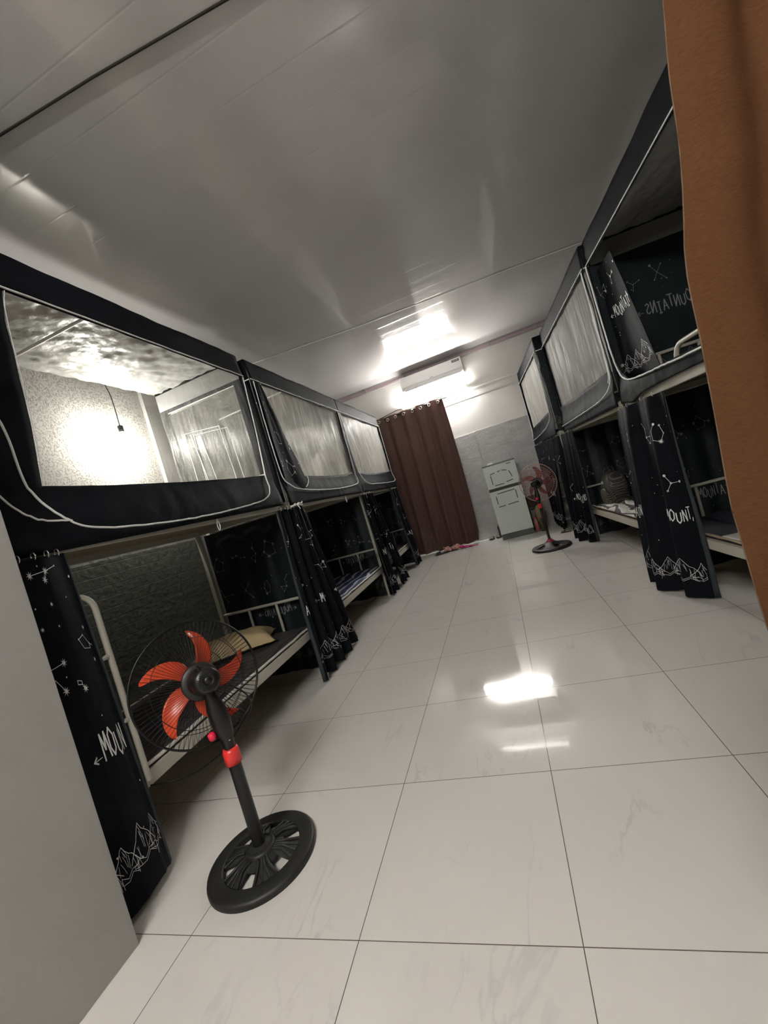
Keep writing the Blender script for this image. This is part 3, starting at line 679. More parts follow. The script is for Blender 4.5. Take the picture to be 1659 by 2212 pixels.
end_curtain('dark constellation cloth closing the far end of the middle left lower bunk', -1.16, -.36, 3.963, .02, 73, True, .22)
end_curtain('dark cloth closing the far end of the last left lower bunk', -1.16, -.36, 5.86, .02, 79, True, .22)
end_curtain('black cloth closing the far end of the nearest right lower bunk', 2.41, 3.22, 2.568, .02, 83, False, .28)
end_curtain('black cloth closing the far end of the middle right lower bunk, behind the backpack', 2.30, 3.10, 4.588, .02, 89, True, .30)
def back_sheet(label, key, seed, m=M_SHEET):
    sg, x0, y0, ph, L = BEDS[key]; mb = MB()
    mb.grid(lambda u, v: (sg*(BW+.012+.006*nz(u*7+seed, v*5)+.004*nz(u*19, v*13)), .02+u*(L-.04), .03+v*1.29), 60, 40)
    o = mb.build('back_sheet', m, None); o.location = (x0, y0, 0); o.rotation_euler = (0,0,ph)
    return tag(o, label, 'sheet')
back_sheet('dark crinkled see-through sheet along the wall behind the first left lower bunk', 'L1', 3)
back_sheet('dark see-through sheet along the wall behind the middle left lower bunk', 'L2', 5)
back_sheet('dark sheet along the wall behind the nearest right lower bunk', 'R1', 7)
back_sheet('dark see-through sheet behind the backpack on the middle right lower bunk', 'R2', 9)

# ------------------------------------------------------------------ mattresses and bedding
def mattress(key, label, m, edge, h=.03, d0=.015, rumple=.006, seed=1):
    sg, x0, y0, ph, L = BEDS[key]; root = thing('mattress', label, 'mattress', (x0, y0, ZL1-.005), ph); X = lambda d: sg*d
    mb = MB()
    def top(u, v):
        d = d0+v*(BW-.03-d0); y = .045+u*(L-.09); e = min(1, min(u, 1-u)*40, v*30+.0, (1-v)*30)
        return (X(d), y, h*(.45+.55*e)+rumple*nz(y*6+seed, d*7)*e+.3*rumple*nz(y*19, d*23+seed)*e)
    mb.grid(top, 70, 36, flip=(sg > 0))
    bx0, bx1 = X(d0), X(BW-.03); mb.box((bx0, .045, .0), (bx1, L-.045, h*.44))
    pad = mb.build('pad', m, root)
    mb = MB(); mb.tube([(X(d0-.004+.004*nz(i*.5+seed)), .045+(L-.09)*i/40, h*.72+.006*nz(i*.35, seed)) for i in range(41)], .0085, 8)
    mb.tube([(X(d0+(BW-.03-d0)*i/10), .045, h*.7) for i in range(11)], .007, 8); mb.tube([(X(BW-.03), .045+(L-.09)*i/20, h*.8) for i in range(21)], .008, 8)
    mb.build('edge_binding', edge, pad)
    return root
M_MATG = swirl_mat('dark_grey_mat', (.032,.029,.031), (.042,.038,.040), (.075,.068,.072), 7, .45, 1.5)
M_NAVY = swirl_mat('navy_patterned_cover', (.016,.03,.085), (.03,.05,.13), (.55,.57,.62), 2.6, .7, 2.2)
M_PATT = swirl_mat('black_white_patterned_cover', (.55,.52,.48), (.72,.70,.66), (.05,.05,.05), 3.2, .7, 3)
M_PALE = mat('pale_binding', (.62,.60,.56), .6); M_DARKB = mat('dark_cover', (.02,.02,.03), .7, bump=(20,.3))
mattress('L1', 'dark grey mat with pale edge on the lower bunk behind the orange fan', M_MATG, M_PALE, .032, seed=2)
mattress('L2', 'navy patterned mat with white swirls on the middle left lower bunk', M_NAVY, M_PALE, .035, .008, .008, seed=4)
mattress('L3', 'grey mat on the last left lower bunk', M_MATG, M_PALE, .03, seed=6)
mattress('R1', 'thin dark mat on plywood on the nearest right lower bunk', M_DARKB, M_BOARD, .03, .04, seed=8)
mattress('R2', 'thin dark mat under patterned bedding on the middle right lower bunk', M_DARKB, M_PALE, .03, .05, seed=10)
def blob(mb, c, r, fn=None, nu=32, nv=20, mat_=0, pu=1.):
    def f(u, v):
        a = 2*PI*u; b = PI*(v-.5); cb = math.copysign(abs(math.cos(b))**pu, math.cos(b)); 
        ca = math.copysign(abs(math.cos(a))**pu, math.cos(a)); sa = math.copysign(abs(math.sin(a))**pu, math.sin(a))
        p = Vector((r[0]*cb*ca, r[1]*cb*sa, r[2]*math.copysign(abs(math.sin(b))**(.8), math.sin(b))))
        if fn: p = fn(p)
        return Vector(c)+p
    mb.grid(f, nu, nv, mat_)
# pillow: tan top, dark underside
M_TAN = mat('tan_pillow_cloth', (.50,.39,.22), .75, .2, bump=(14,.4), mottle=(3,.1)); M_DKBR = mat('dark_brown_edge', (.05,.035,.025), .8)
o = thing('pillow', 'tan pillow with dark scalloped underside on the first left lower bunk', 'pillow', (-.84, 1.56, .425), math.radians(32))
def pil(u, v):
    a, b = 2*u-1, 2*v-1; e = max(0, (1-a**4)*(1-b**4)); k = 1-.10*(1-abs(a))*b*b-.08*(1-abs(b))*a*a
    return Vector((a*.29*k*(1+.06*b*b), b*.19*k, .012+.10*e**.55+.008*nz(a*3, b*3)))
mb = MB(); mb.grid(pil, 36, 26); mb.build('pillow_top', M_TAN, o)
mb = MB(); mb.grid(lambda u, v: Vector((pil(u, v).x*(1.02+.02*math.sin(u*40)), pil(u, v).y*(1.02+.03*math.sin(u*44)), .014-.028*max(0,(1-(2*u-1)**4)*(1-(2*v-1)**4))**.5)), 44, 26, flip=True); mb.build('pillow_underside', M_DKBR, o)

def bedloc(key, d, u, z):
    sg, x0, y0, ph, L = BEDS[key]; x = sg*d; return (x0+x*math.cos(ph)-u*math.sin(ph), y0+x*math.sin(ph)+u*math.cos(ph), z)
# patterned bedding heaped on R2, along the front
def heap(name, label, cat, key, d0, d1, u0, u1, h, m, seed, edge=.3):
    sg, x0, y0, ph, L = BEDS[key]; mb = MB()
    def f(u, v):
        e = min(1, min(u, 1-u)/edge*.8, min(v, 1-v)/edge*.8)**.6
        w = .5+.5*nz(u*5+seed, v*4)+.35*nz(u*11, v*12+seed)
        return Vector((sg*(d0+(d1-d0)*v+.015*nz(u*6, v*4+seed)), u0+(u1-u0)*u, max(0, e*h*w)+.002))
    mb.grid(f, 60, 24, flip=(sg > 0)); o = mb.build(name, m, None, solid=.004); o.location = (x0, y0, ZL1+.028); o.rotation_euler = (0,0,ph)
    return tag(o, label, cat)
heap('patterned_blanket', 'crumpled black and white patterned blanket on the middle right lower bunk', 'blanket', 'R2', .02, .42, .30, 1.72, .075, M_PATT, 3)
heap('white_sheet', 'rumpled white sheet on the nearest right lower bunk edge', 'bed sheet', 'R1', .03, .30, .35, 1.22, .035, mat('white_cotton', (.62,.60,.57), .8, bump=(12,.5)), 5)
M_NAVYB = mat('dark_navy_cloth', (.012,.013,.032), .75, bump=(8,.6))
heap('navy_blanket', 'folded dark navy blanket on the nearest right lower bunk', 'blanket', 'R1', .22, .76, .25, 1.75, .13, M_NAVYB, 8, .18)
# backpack with diamond net pattern
def diamond_mat():
    m = mat('black_net_fabric', (.014,.014,.014), .5, .4); nt = m.node_tree; N = nt.nodes.new; L = nt.links.new; b = nt.nodes['Principled BSDF']
    tc = N('ShaderNodeTexCoord'); sp = N('ShaderNodeSeparateXYZ'); L(tc.outputs['Object'], sp.inputs[0]); hs = []
    for sgn in (1, -1):
        a = N('ShaderNodeMath'); a.operation = 'MULTIPLY_ADD'; a.inputs[1].default_value = 1.35*sgn; L(sp.outputs[1], a.inputs[0]); L(sp.outputs[2], a.inputs[2])
        d = N('ShaderNodeMath'); d.operation = 'MULTIPLY'; d.inputs[1].default_value = 40; L(a.outputs[0], d.inputs[0])
        f = N('ShaderNodeMath'); f.operation = 'FRACT'; L(d.outputs[0], f.inputs[0]); p = N('ShaderNodeMath'); p.operation = 'PINGPONG'; p.inputs[1].default_value = .5; L(f.outputs[0], p.inputs[0]); hs.append(p)
    mn = N('ShaderNodeMath'); mn.operation = 'MINIMUM'; L(hs[0].outputs[0], mn.inputs[0]); L(hs[1].outputs[0], mn.inputs[1])
    lt = N('ShaderNodeMath'); lt.operation = 'LESS_THAN'; lt.inputs[1].default_value = .13; L(mn.outputs[0], lt.inputs[0])
    mx = N('ShaderNodeMix'); mx.data_type = 'RGBA'; mx.inputs[6].default_value = (.008,.008,.008,1); mx.inputs[7].default_value = (.14,.13,.11,1); L(lt.outputs[0], mx.inputs[0]); L(mx.outputs[2], b.inputs['Base Color'])
    return m
bp = thing('backpack', 'black backpack with diamond net pattern standing on the middle right lower bunk', 'backpack', bedloc('R2', .21, 1.46, ZL1+.024), .05)
mb = MB()
def bpf(p):
    k = 1-.28*max(0, p.z/.19)**2; return Vector((p.x*k*(1+.05*nz(p.y*6, p.z*6)), p.y*k, p.z+.01*nz(p.y*8, p.x*8)))
blob(mb, (0,0,.19), (.11,.155,.19), bpf, 40, 28, 0, .45); mb.build('bag_body', diamond_mat(), bp)
mb = MB(); blob(mb, (-.105,0,.12), (.04,.115,.10), None, 28, 18, 0, .7); fpk = mb.build('front_pocket', diamond_mat(), bp)
mb = MB(); mb.tube(smooth_path([(.02,-.05,.35),(.02,-.03,.42),(.02,.03,.42),(.02,.05,.35)], 6), .008, 8); mb.build('handle', M_DARKB, bp)
for s in (-1, 1):
    mb = MB(); mb.tube(smooth_path([(.06,.07*s,.34),(.15,.09*s,.27),(.155,.10*s,.12),(.10,.12*s,.03)], 6), .014, 8); mb.build('shoulder_strap', M_DARKB, bp)
mb = MB(); mb.box((-.122,-.014,.262),(-.104,.014,.292)); mb.build('badge', mat('pale_badge', (.5,.5,.47), .4), fpk, bevel=.003)

# ------------------------------------------------------------------ standing fans
def fan(loc, rz, label, base_r, pole_top, head, axis, ring_r, style, cord=None, parts=None):
    root = thing('standing_fan', label, 'fan', loc, rz)
    blk = M_PLASTIC_BLK
    # wheel shaped base
    mb = MB(); hub_r = base_r*.30; rim_in = base_r*.70; n = 64
    if style == 'near':
        mb.lathe([(base_r,0),(base_r,.012),(base_r*.985,.020),(base_r*.95,.024),(rim_in*1.05,.027),(rim_in,.022),(rim_in,.002),(base_r,0)], None, n)
        mb.lathe([(0,.062),(.026,.062),(.03,.058),(hub_r*.62,.058),(hub_r*.7,.052),(hub_r*.78,.056),(hub_r*.9,.05),(hub_r,.03),(hub_r,.012)], None, 40)
        nn = 96; rs = [hub_r*.92, hub_r*1.15, hub_r*1.4, base_r*.50, base_r*.58, base_r*.66, rim_in*1.02]
        zs = [.040,.036,.031,.027,.023,.020,.018]
        def zz(i, k):
            t = (k % 16)/16; return zs[i]+(.010*math.sin(PI*max(0, (t-.42)/.58)) if t > .42 else -.004)*math.sin(PI*i/6)
        vs = [(r*math.cos(2*PI*k/nn+.45), r*math.sin(2*PI*k/nn+.45), zz(i, k)) for i, r in enumerate(rs) for k in range(nn)]
        fs = [(i*nn+k, i*nn+(k+1) % nn, (i+1)*nn+(k+1) % nn, (i+1)*nn+k) for i in range(6) for k in range(nn) if not (i >= 2 and k % 16 < 6)]
        mb.add(vs, fs, 0, True); mb.add([(x, y, z-.006) for x, y, z in vs], [f[::-1] for f in fs], 0, True)
        for k in range(6):       # curved ribs on the webs
            for t, w_ in ((.42,.25),(.62,.12),(.80,-.12),(.98,-.25)):
                a = 2*PI*(k+t)/6+.45
                mb.tube(smooth_path([(r*math.cos(a+w_*q), r*math.sin(a+w_*q), z) for r, z, q in ((hub_r*.95,.043,.1),(hub_r*1.5,.040,.35),(base_r*.55,.032,.2),(rim_in*1.0,.021,0))], 4), .005, 8)
    else:
        nn = 72; rr = [(.16,.088),(.24,.080),(.34,.066),(.46,.050),(.58,.040),(.72,.033),(.85,.030),(.97,.028),(1.0,.018),(1.0,0)]
        vs = [(base_r*r*math.cos(2*PI*k/nn), base_r*r*math.sin(2*PI*k/nn), z) for r, z in rr for k in range(nn)]
        fs = []
        for i in range(len(rr)-1):
            for k in range(nn):
                if i in (3, 4) and (k % 18) in (2,3,4,5,6,7,8): continue
                l = (k+1) % nn; fs.append((i*nn+k, i*nn+l, (i+1)*nn+l, (i+1)*nn+k))
        mb.add(vs, fs, 0, True); mb.lathe([(base_r,.0),(base_r*.86,.003)], None, nn)
    mb.build('base', M_PLASTIC_GRY, root, solid=(.004 if style != 'near' else 0))
    if style != 'near':
        mb = MB(); mb.lathe([(.052,.078),(.05,.09),(.034,.10),(.03,.112),(.022,.118)], None, 24); mb.build('base_collar', mat('dark_pink_plastic', (.30,.02,.05), .4), root)
    pr = .0235 if style == 'near' else .017
    mb = MB(); mb.tube([(0,0,.03),(0,0,pole_top)], pr, 20); mb.build('pole', M_PLASTIC_BLK, root)
    mb = MB(); mb.lathe([(pr+.001,pole_top-.048),(pr+.007,pole_top-.046),(pr+.0065,pole_top),(pr+.003,pole_top+.012),(pr-.006,pole_top+.014)], None, 24); mb.build('height_collar', M_RED, root)
    # neck and control box
    hv = Vector(head); A = Vector(axis).normalized()
    mb = MB(); zt = pole_top
    zb_ = hv.z-.075
    sec = [(zt, .018,.018),(zt+.035,.021,.022),(zt+.05,.022,.026),(zt+.075,.03,.030),(zt+.12,.034,.036),(zt+.17,.032,.036),(zt+.20,.026,.030),(zb_,.021,.022),(hv.z-.03,.020,.020)]
    if style != 'near': sec = [(zt,.015,.015),(zt+.03,.017,.017),(zt+.06,.026,.024),(zt+.11,.028,.026),(zt+.15,.022,.022),(hv.z-.06,.017,.018),(hv.z-.02,.018,.018)]
    nn = 16
    t0 = math.atan2(A.y, A.x)
    vs = []
    for i, (z, a, b) in enumerate(sec):
        k = max(0, min(1, (z-zt)/(hv.z-zt))); cx_, cy_ = hv.x*k*k, hv.y*k*k
        for j in range(nn):
            t = 2*PI*j/nn; ca = math.copysign(abs(math.cos(t))**.7, math.cos(t))*b; sa = math.copysign(abs(math.sin(t))**.7, math.sin(t))*a
            vs.append((cx_+ca*math.cos(t0)-sa*math.sin(t0), cy_+ca*math.sin(t0)+sa*math.cos(t0), z))
    mb.add(vs, [(i*nn+j, i*nn+(j+1) % nn, (i+1)*nn+(j+1) % nn, (i+1)*nn+j) for i in range(len(sec)-1) for j in range(nn)], 0, True)
    cbx = mb.build('control_box', blk, root)
    B = align(A, hv)                        # z of B = blowing direction
    left = -(B.to_3x3() @ Vector((1,0,0)))
    kz = zt+.085
    mb = MB(); kp = Vector((0,0,kz))+left*.046 if style == 'near' else Vector((0,0,kz))-A*.03
    ka = left if style == 'near' else -A
    mb.lathe([(.0,-.012),(.012,-.012),(.0165,-.004),(.0165,.004),(.012,.012),(0,.013)], align(ka, kp), 20); mb.build('knob', M_PINKRED, cbx)
    mb = MB(); mb.lathe([(0,0),(.004,.0005),(.004,.002),(0,.003)], align(-A, Vector((0,0,zt+.045))-A*.024), 12); mb.build('screw', M_METAL, cbx)
    # motor
    mb = MB(); R = .047 if style == 'near' else .043
    mb.lathe([(0,-.058),(R*.25,-.058),(R*.3,-.054),(R*.34,-.058),(R*.86,-.052),(R,-.040),(R*1.04,.0),(R*1.08,.036),(R*.9,.044),(0,.044)], B, 36)
    for k in range(44):
        a = 2*PI*k/44; c, s_ = math.cos(a), math.sin(a)
        mb.tube([B @ Vector((R*.42*c, R*.42*s_, -.0585)), B @ Vector((R*.80*c, R*.80*s_, -.0545))], .0009, 4, mat=1)
    mb.tube([B @ Vector((-.012,-.043,-.03)), B @ Vector((-.014,-.062,-.032))], .005, 8)
    mb.build('motor', [blk, M_PLASTIC_GRY], root)
    # rear spider plate of the guard
    mb = MB(); mb.lathe([(.05,.042),(.066,.044),(.070,.05),(.066,.056),(.05,.056)], B, 36); mb.build('guard_mount', M_PLASTIC_GRY if style == 'near' else blk, root)
    zc = .095                                # blade plane
    # guard: rim + inner rings + radial wires front and rear
    W = M_WIRE if style == 'near' else M_WIREP
    prof_r = lambda q: (.062+(ring_r-.062)*q, .05+(.085-.05)*(1-(1-q)**2))
    prof_f = lambda q: (.050+(ring_r-.050)*q, .155-(.155-.085)*q**2.2)
    mb = MB(); mb.tube([B @ Vector((ring_r*math.cos(a*PI/36), ring_r*math.sin(a*PI/36), .085)) for a in range(72)], .0044 if style == 'near' else .0046, 6, closed=True); mb.build('guard_rim', W, root)
    nw = 84 if style == 'near' else 60; wr = .0009
    for nm, pf, rings in (('rear_guard', prof_r, (.62,)), ('front_guard', prof_f, (.42,.74))):
        mb = MB()
        for k in range(nw):
            a0 = 2*PI*k/nw; pts = []
            for i in range(7):
                q = i/6; r, z = pf(q); a = a0+.10*math.sin(q*PI*.5); pts.append(B @ Vector((r*math.cos(a), r*math.sin(a), z)))
            mb.tube(pts, wr, 4, cap=False)
        for q in rings:
            r, z = pf(q); mb.tube([B @ Vector((r*math.cos(a*PI/30), r*math.sin(a*PI/30), z)) for a in range(60)], .0013, 5, closed=True)
        gd = mb.build(nm, W, root)
    mb = MB(); mb.lathe([(.052,.150),(.05,.158),(.03,.163),(0,.164)], B, 28); mb.build('guard_badge', blk, gd)
    # hub and blades
    mb = MB(); mb.lathe([(0,.064),(.040,.064),(.043,.072),(.040,.118),(.025,.128),(0,.130)], B, 30); mb.build('hub', M_BLADE if style == 'near' else M_PLASTIC_GRY, root)
    nb = 5
    for k in range(nb):
        a0 = 2*PI*k/nb+(parts or 0); mb = MB(); Rt = ring_r*.86
        def bl(u, v, a0=a0):
            r = .038+(Rt-.038)*u
            wdt = .038+.030*math.sin(PI*min(1, u*1.02)**.8)
            if u > .82: wdt *= math.sqrt(max(0.0, 1-((u-.82)/.19)**2))
            sweep = -.46*u*u
            off = (v-.5)*wdt; a = a0+sweep*1.15
            p = Vector((r*math.cos(a)-off*math.sin(a), r*math.sin(a)+off*math.cos(a), zc+.018*(v-.5)*2*(1-.45*u)+.006*math.sin(PI*v)))
            return B @ p
        mb.grid(bl, 20, 8); mb.build('blade', M_BLADE if style == 'near' else M_BLADE2, root, solid=.002)
    if cord:
        mb = MB(); mb.tube(smooth_path(cord, 8), .0032, 8); mb.build('power_cord', M_WIRE, root)
    return root
FX, FY = .104, .272
cord = [(.062,.022,.675),(.075,.08,.60),(.058,.101,.536),(-.012,.110,.473),(-.129,.105,.378),(-.212,.080,.337),(-.289,.057,.316),(-.387,.018,.321),(-.45,-.0,.33)]
fan((FX, FY, 0), 0, 'near floor fan with orange-red blades and black wheel base, seen from behind', .205, .432, (.0,-.022,.722), (-.82,.50,-.17), .232, 'near', cord, parts=.33)
fan((1.715, 4.555, 0), 0, 'far floor fan with pinkish guard and dark oval base, beside the refrigerator', .243, .575, (.015,.0,.845), (.45,.88,.02), .243, 'far', parts=.2)

# ------------------------------------------------------------------ refrigerator
M_FR = mat('mint_grey_fridge', (.62,.68,.635), .25, .5, mottle=(3,.05)); M_FRD = mat('fridge_dark_grey', (.10,.115,.105), .45); M_GASK = mat('dark_gasket', (.05,.055,.05), .6)
fr = thing('refrigerator', 'small pale green two-door refrigerator against the back wall', 'refrigerator', (1.378, 5.955, 0), -.025)
mb = MB(); mb.box((-.255,.045,.09),(.255,.56,1.245)); mb.box((-.262,.03,1.235),(.262,.56,1.262)); mb.build('body', M_FRD, fr, bevel=.006)
mb = MB(); mb.box((-.255,.012,.0),(.255,.55,.088)); mb.build('plinth', M_FRD, fr, bevel=.004)
def dashes(mb, segs, z0):
    for (x0, zz0, x1, zz1) in segs:
        l = math.hypot(x1-x0, zz1-zz0); nx, nz_ = -(zz1-zz0)/l*.008, (x1-x0)/l*.008
        mb.add([(x0+nx,-.0012,zz0+nz_),(x0-nx,-.0012,zz0-nz_),(x1-nx,-.0012,zz1-nz_),(x1+nx,-.0012,zz1+nz_)], [(0,1,2,3)], 1)
mb = MB(); mb.box((-.258,0,.865),(.258,.045,1.235)); dashes(mb, [(-.17,1.10,-.09,1.112),(-.05,1.115,.0,1.125),(.02,1.125,.10,1.105),(.13,1.09,.16,.98),(-.165,1.08,-.165,.93),(-.14,.905,.01,.905),(.05,.92,.16,.935),(.12,1.205,.19,1.207)], 0); d = mb.build('freezer_door', [M_FR, M_FRD], fr, bevel=0)
mb = MB(); mb.box((-.258,0,.095),(.258,.045,.815)); dashes(mb, [(-.14,.765,.14,.775),(-.17,.73,-.17,.60),(.15,.76,.15,.62),(-.17,.55,-.06,.553),(-.02,.555,.15,.565)], 0); mb.build('fridge_door', [M_FR, M_FRD], fr, bevel=0)
mb = MB(); mb.box((-.252,.012,.815),(.252,.05,.865)); mb.box((-.25,.002,.836),(.25,.02,.848)); mb.build('door_gap_trim', M_GASK, fr)
cw = MB(); cw.box((-.05,-.03,0),(.05,.03,.012)); cw.box((-.025,-.02,.012),(.04,.02,.022))
o = cw.build('folded_cloth', M_WHITE, None, bevel=.004); o.location = (1.25, 6.12, 1.262); tag(o, 'small white bundle lying on top of the refrigerator', 'cloth')
mb = MB(); mb.box((1.075,6.30,0),(1.10,6.5,.20)); tag(mb.build('board', M_GASK, None, bevel=.004), 'dark narrow board standing between wall slippers and refrigerator', 'board')

# ------------------------------------------------------------------ far wall: air conditioner, lamp, curtain
ac = thing('air_conditioner', 'white split air conditioner on the back wall above the lit tube', 'air conditioner', (.71, YB, 2.93))
mb = MB(); sec = [(0,.0),(0,.285),(-.15,.285),(-.19,.27),(-.205,.22),(-.205,.09),(-.19,.035),(-.14,.0)]
vs = [(sx*.562, y, z) for sx in (-1, 1) for y, z in sec]; n = len(sec)
mb.add(vs, [tuple(range(n))[::-1], tuple(range(n, 2*n))]+[(i, (i+1) % n, n+(i+1) % n, n+i) for i in range(n)]); mb.build('casing', M_WHITE, ac, bevel=.012)
mb = MB(); mb.box((-.545,-.209,.085),(.545,-.2055,.265)); acf = mb.build('front_cover', M_GREYP, ac, bevel=.004)
mb = MB(); mb.box((-.52,-.19,.012),(.52,-.150,.030)); mb.build('louver', M_WHITE, ac, bevel=.004)
M_STK = mat('dark_sticker', (.05,.05,.05), .5); mb = MB(); mb.box((.40,-.2115,.205),(.53,-.2095,.245), 0)
for i in range(6): mb.box((.412+i*.018,-.2125,.215),(.422+i*.018,-.2115,.236), 1)
mb.build('sticker', [M_STK, mat('sticker_marks', (.4,.4,.4), .5)], acf)
mb = MB(); mb.box((-.03,-.2105,.10),(.03,-.2092,.106)); mb.build('brand_mark', M_STK, acf)
LAMP_E = 60
lm = thing('tube_lamp', 'glowing white tube lamp on the back wall under the air conditioner', 'lamp', (.64, YB, 2.72))
mb = MB(); mb.box((-.615,-.045,-.02),(.615,0,.02)); mb.build('batten', M_WHITE, lm, bevel=.004)
mb = MB(); mb.tube([(-.585,-.068,0),(.585,-.068,0)], .016, 16); mb.build('tube', mat('lit_tube', (1,1,1), .5, emit=((1,.975,.935), LAMP_E)), lm)
for sx in (-1, 1):
    mb = MB(); mb.box((sx*.585,-.088,-.018),(sx*.612,-.03,.018)); mb.build('end_cap', M_WHITE, lm, bevel=.003)
mb = MB(); mb.tube(smooth_path([(.03,YB-.02,2.72),(-.08,YB-.02,2.73),(-.19,YB-.02,2.715),(-.30,YB-.02,2.70),(-.46,YB-.02,2.68),(-.66,YB-.02,2.62)], 6), .006, 8); tag(mb.build('cable', M_WIRE, None), 'dark cable running along the back wall from the tube lamp to the left', 'cable')
# bulb behind the first left tent
BULB_E = 80
bl_ = thing('light_bulb', 'bright bare bulb hanging on a cord behind the first left tent', 'light bulb', (-1.285, 1.60, 2.215))
mb = MB(); mb.lathe([(0,-.055),(.022,-.05),(.036,-.032),(.040,-.008),(.034,.016),(.022,.036),(.016,.05)], None, 24); mb.build('glass', mat('lit_bulb', (1,1,1), .5, emit=((1,.975,.92), BULB_E)), bl_)
mb = MB(); mb.lathe([(.017,.05),(.02,.055),(.02,.10),(.008,.108)], None, 16); mb.build('socket', M_PLASTIC_BLK, bl_)
mb = MB(); mb.tube(smooth_path([(0,0,.105),(-.01,.01,.35),(-.08,.03,.6),(-.12,.04,1.09)], 6), .0035, 8); mb.build('cord', M_PLASTIC_GRY, bl_)

# added unseen tube lamp behind the camera, fill for near floor and jamb
NEAR_FILL_E = 68
n2 = thing('tube_lamp', 'added unseen tube lamp behind the camera, fill light for the near floor', 'lamp', (.75, YN, 2.95))
mb = MB(); mb.box((-.615,0,-.02),(.615,.045,.02)); mb.build('batten', M_WHITE, n2, bevel=.004)
mb = MB(); mb.tube([(-.585,.068,0),(.585,.068,0)], .016, 16); mb.build('tube', mat('added_fill_tube', (1,1,1), .5, emit=((1,.975,.935), NEAR_FILL_E)), n2)
for sx in (-1, 1):
    mb = MB(); mb.box((sx*.585,.03,-.018),(sx*.612,.088,.018)); mb.build('end_cap', M_WHITE, n2, bevel=.003)

# brown door curtain on the back wall
dc = thing('door_curtain', 'full-length dark brown eyelet curtain over the doorway in the back wall', 'curtain', (0,0,0))
surf = curtain_surface([(-.50,6.42),(.78,6.42)], [(-.52,6.40),(.75,6.37)], 2.66, .03, 5.0, .020, .040, .3, 1, seed=5)
def surf_b(u, v):
    p, n = surf(u, v); q = Vector(p)
    q.x += .03*math.sin(v*PI)*(u-.2) - (.035*max(0, v-.93)/.07*(u > .85)); q.z += .05*max(0, u-.8)*5*max(0, v-.9)*8*.3
    return q, n
mb = MB(); cloth(mb, surf_b, 110, 30, .004); dcf = mb.build('fabric', M_BROWNC, dc)
for i in range(8):
    u = (i+.45)/8; p, n = surf(u, .018); ring_mesh(p+Vector((0,-.03,-.015)), .024, Vector((.25,1,0)), .006).build('eyelet', M_METAL, dcf)
mb = MB(); mb.tube([(-.58,6.43,2.63),(.86,6.43,2.63)], .011, 12); o = thing('curtain_rod', 'thin dark rod carrying the brown back curtain', 'curtain rod', (0,0,0)); mb.build('rod', M_WIRE, o)
mb = MB()
for x in (-.56,.84): mb.tube([(x,6.43,2.63),(x,6.55,2.63)], .007, 8)
mb.build('bracket', M_WIRE, o)
# foreground curtain in the opening
M_FGC = mat('orange_brown_curtain_cloth', (.27,.115,.045), .9, .05, sheen=0, trans=.45)
nt = M_FGC.node_tree; N_ = nt.nodes.new; L_ = nt.links.new; b_ = nt.nodes['Principled BSDF']
tc = N_('ShaderNodeTexCoord'); mp = N_('ShaderNodeMapping'); mp.inputs['Scale'].default_value = (170,170,1100); mp.inputs['Rotation'].default_value = (0,.25,0); no = N_('ShaderNodeTexNoise'); no.inputs['Scale'].default_value = 1; no.inputs['Detail'].default_value = 3
L_(tc.outputs['Object'], mp.inputs[0]); L_(mp.outputs[0], no.inputs['Vector']); mx = N_('ShaderNodeMix'); mx.data_type = 'RGBA'
mx.inputs[6].default_value = (.085,.036,.016,1); mx.inputs[7].default_value = (.17,.080,.038,1); L_(no.outputs['Fac'], mx.inputs[0]); L_(mx.outputs[2], b_.inputs['Base Color'])
for nd in nt.nodes:
    if nd.type == 'BSDF_TRANSLUCENT': L_(mx.outputs[2], nd.inputs[0])
EDGE = [(0.03,1.545),(.5,1.54),(.92,1.536),(1.05,1.532),(1.15,1.539),(1.24,1.546),(1.32,1.551),(1.385,1.562),(1.44,1.573),(1.50,1.581),(1.57,1.590),(1.8,1.612),(2.2,1.63)]
def ex(z):
    for (z0, x0), (z1, x1) in zip(EDGE[:-1], EDGE[1:]):
        if z <= z1: return x0+(x1-x0)*max(0, (z-z0)/(z1-z0))
    return EDGE[-1][1]
def fgs(u, v):
    z = 2.2+(0.03-2.2)*v; s = u*1.05
    fold = .020*math.sin(s*21+.5*math.sin(z*1.6)-1.2)+.007*math.sin(s*47+z*1.1)+.012*nz(s*7, z*2.2)
    e = min(1, s/.10); x = ex(z)+s*.62+.004*nz(z*9, 2); y = -.45-.02*(1-e)*0+fold*e-.02*e
    return Vector((x, y, z)), Vector((0,-1,0))
fg = thing('doorway_curtain', 'orange-brown cloth curtain hanging close at the right edge', 'curtain', (0,0,0))
mb = MB(); cloth(mb, fgs, 110, 70, .003); mb.build('fabric', M_FGC, fg)
mb = MB(); mb.tube([fgs(0, i/80)[0]+Vector((.001,.0,0)) for i in range(81)], .0016, 6); mb.build('hem', mat('pale_hem', (.17,.10,.06), .8, trans=.3), fg)
o = thing('curtain_rail', 'rail above the orange-brown doorway curtain', 'curtain rail', (0,0,0)); mb = MB(); mb.tube([(-.16,-.42,2.24),(2.32,-.42,2.24)], .013, 12)
for x in (-.5, 2.2): pass
mb.tube([(2.2,-.42,2.24),(2.2,-.30,2.24)], .008, 8); mb.build('rail', M_METAL, o)

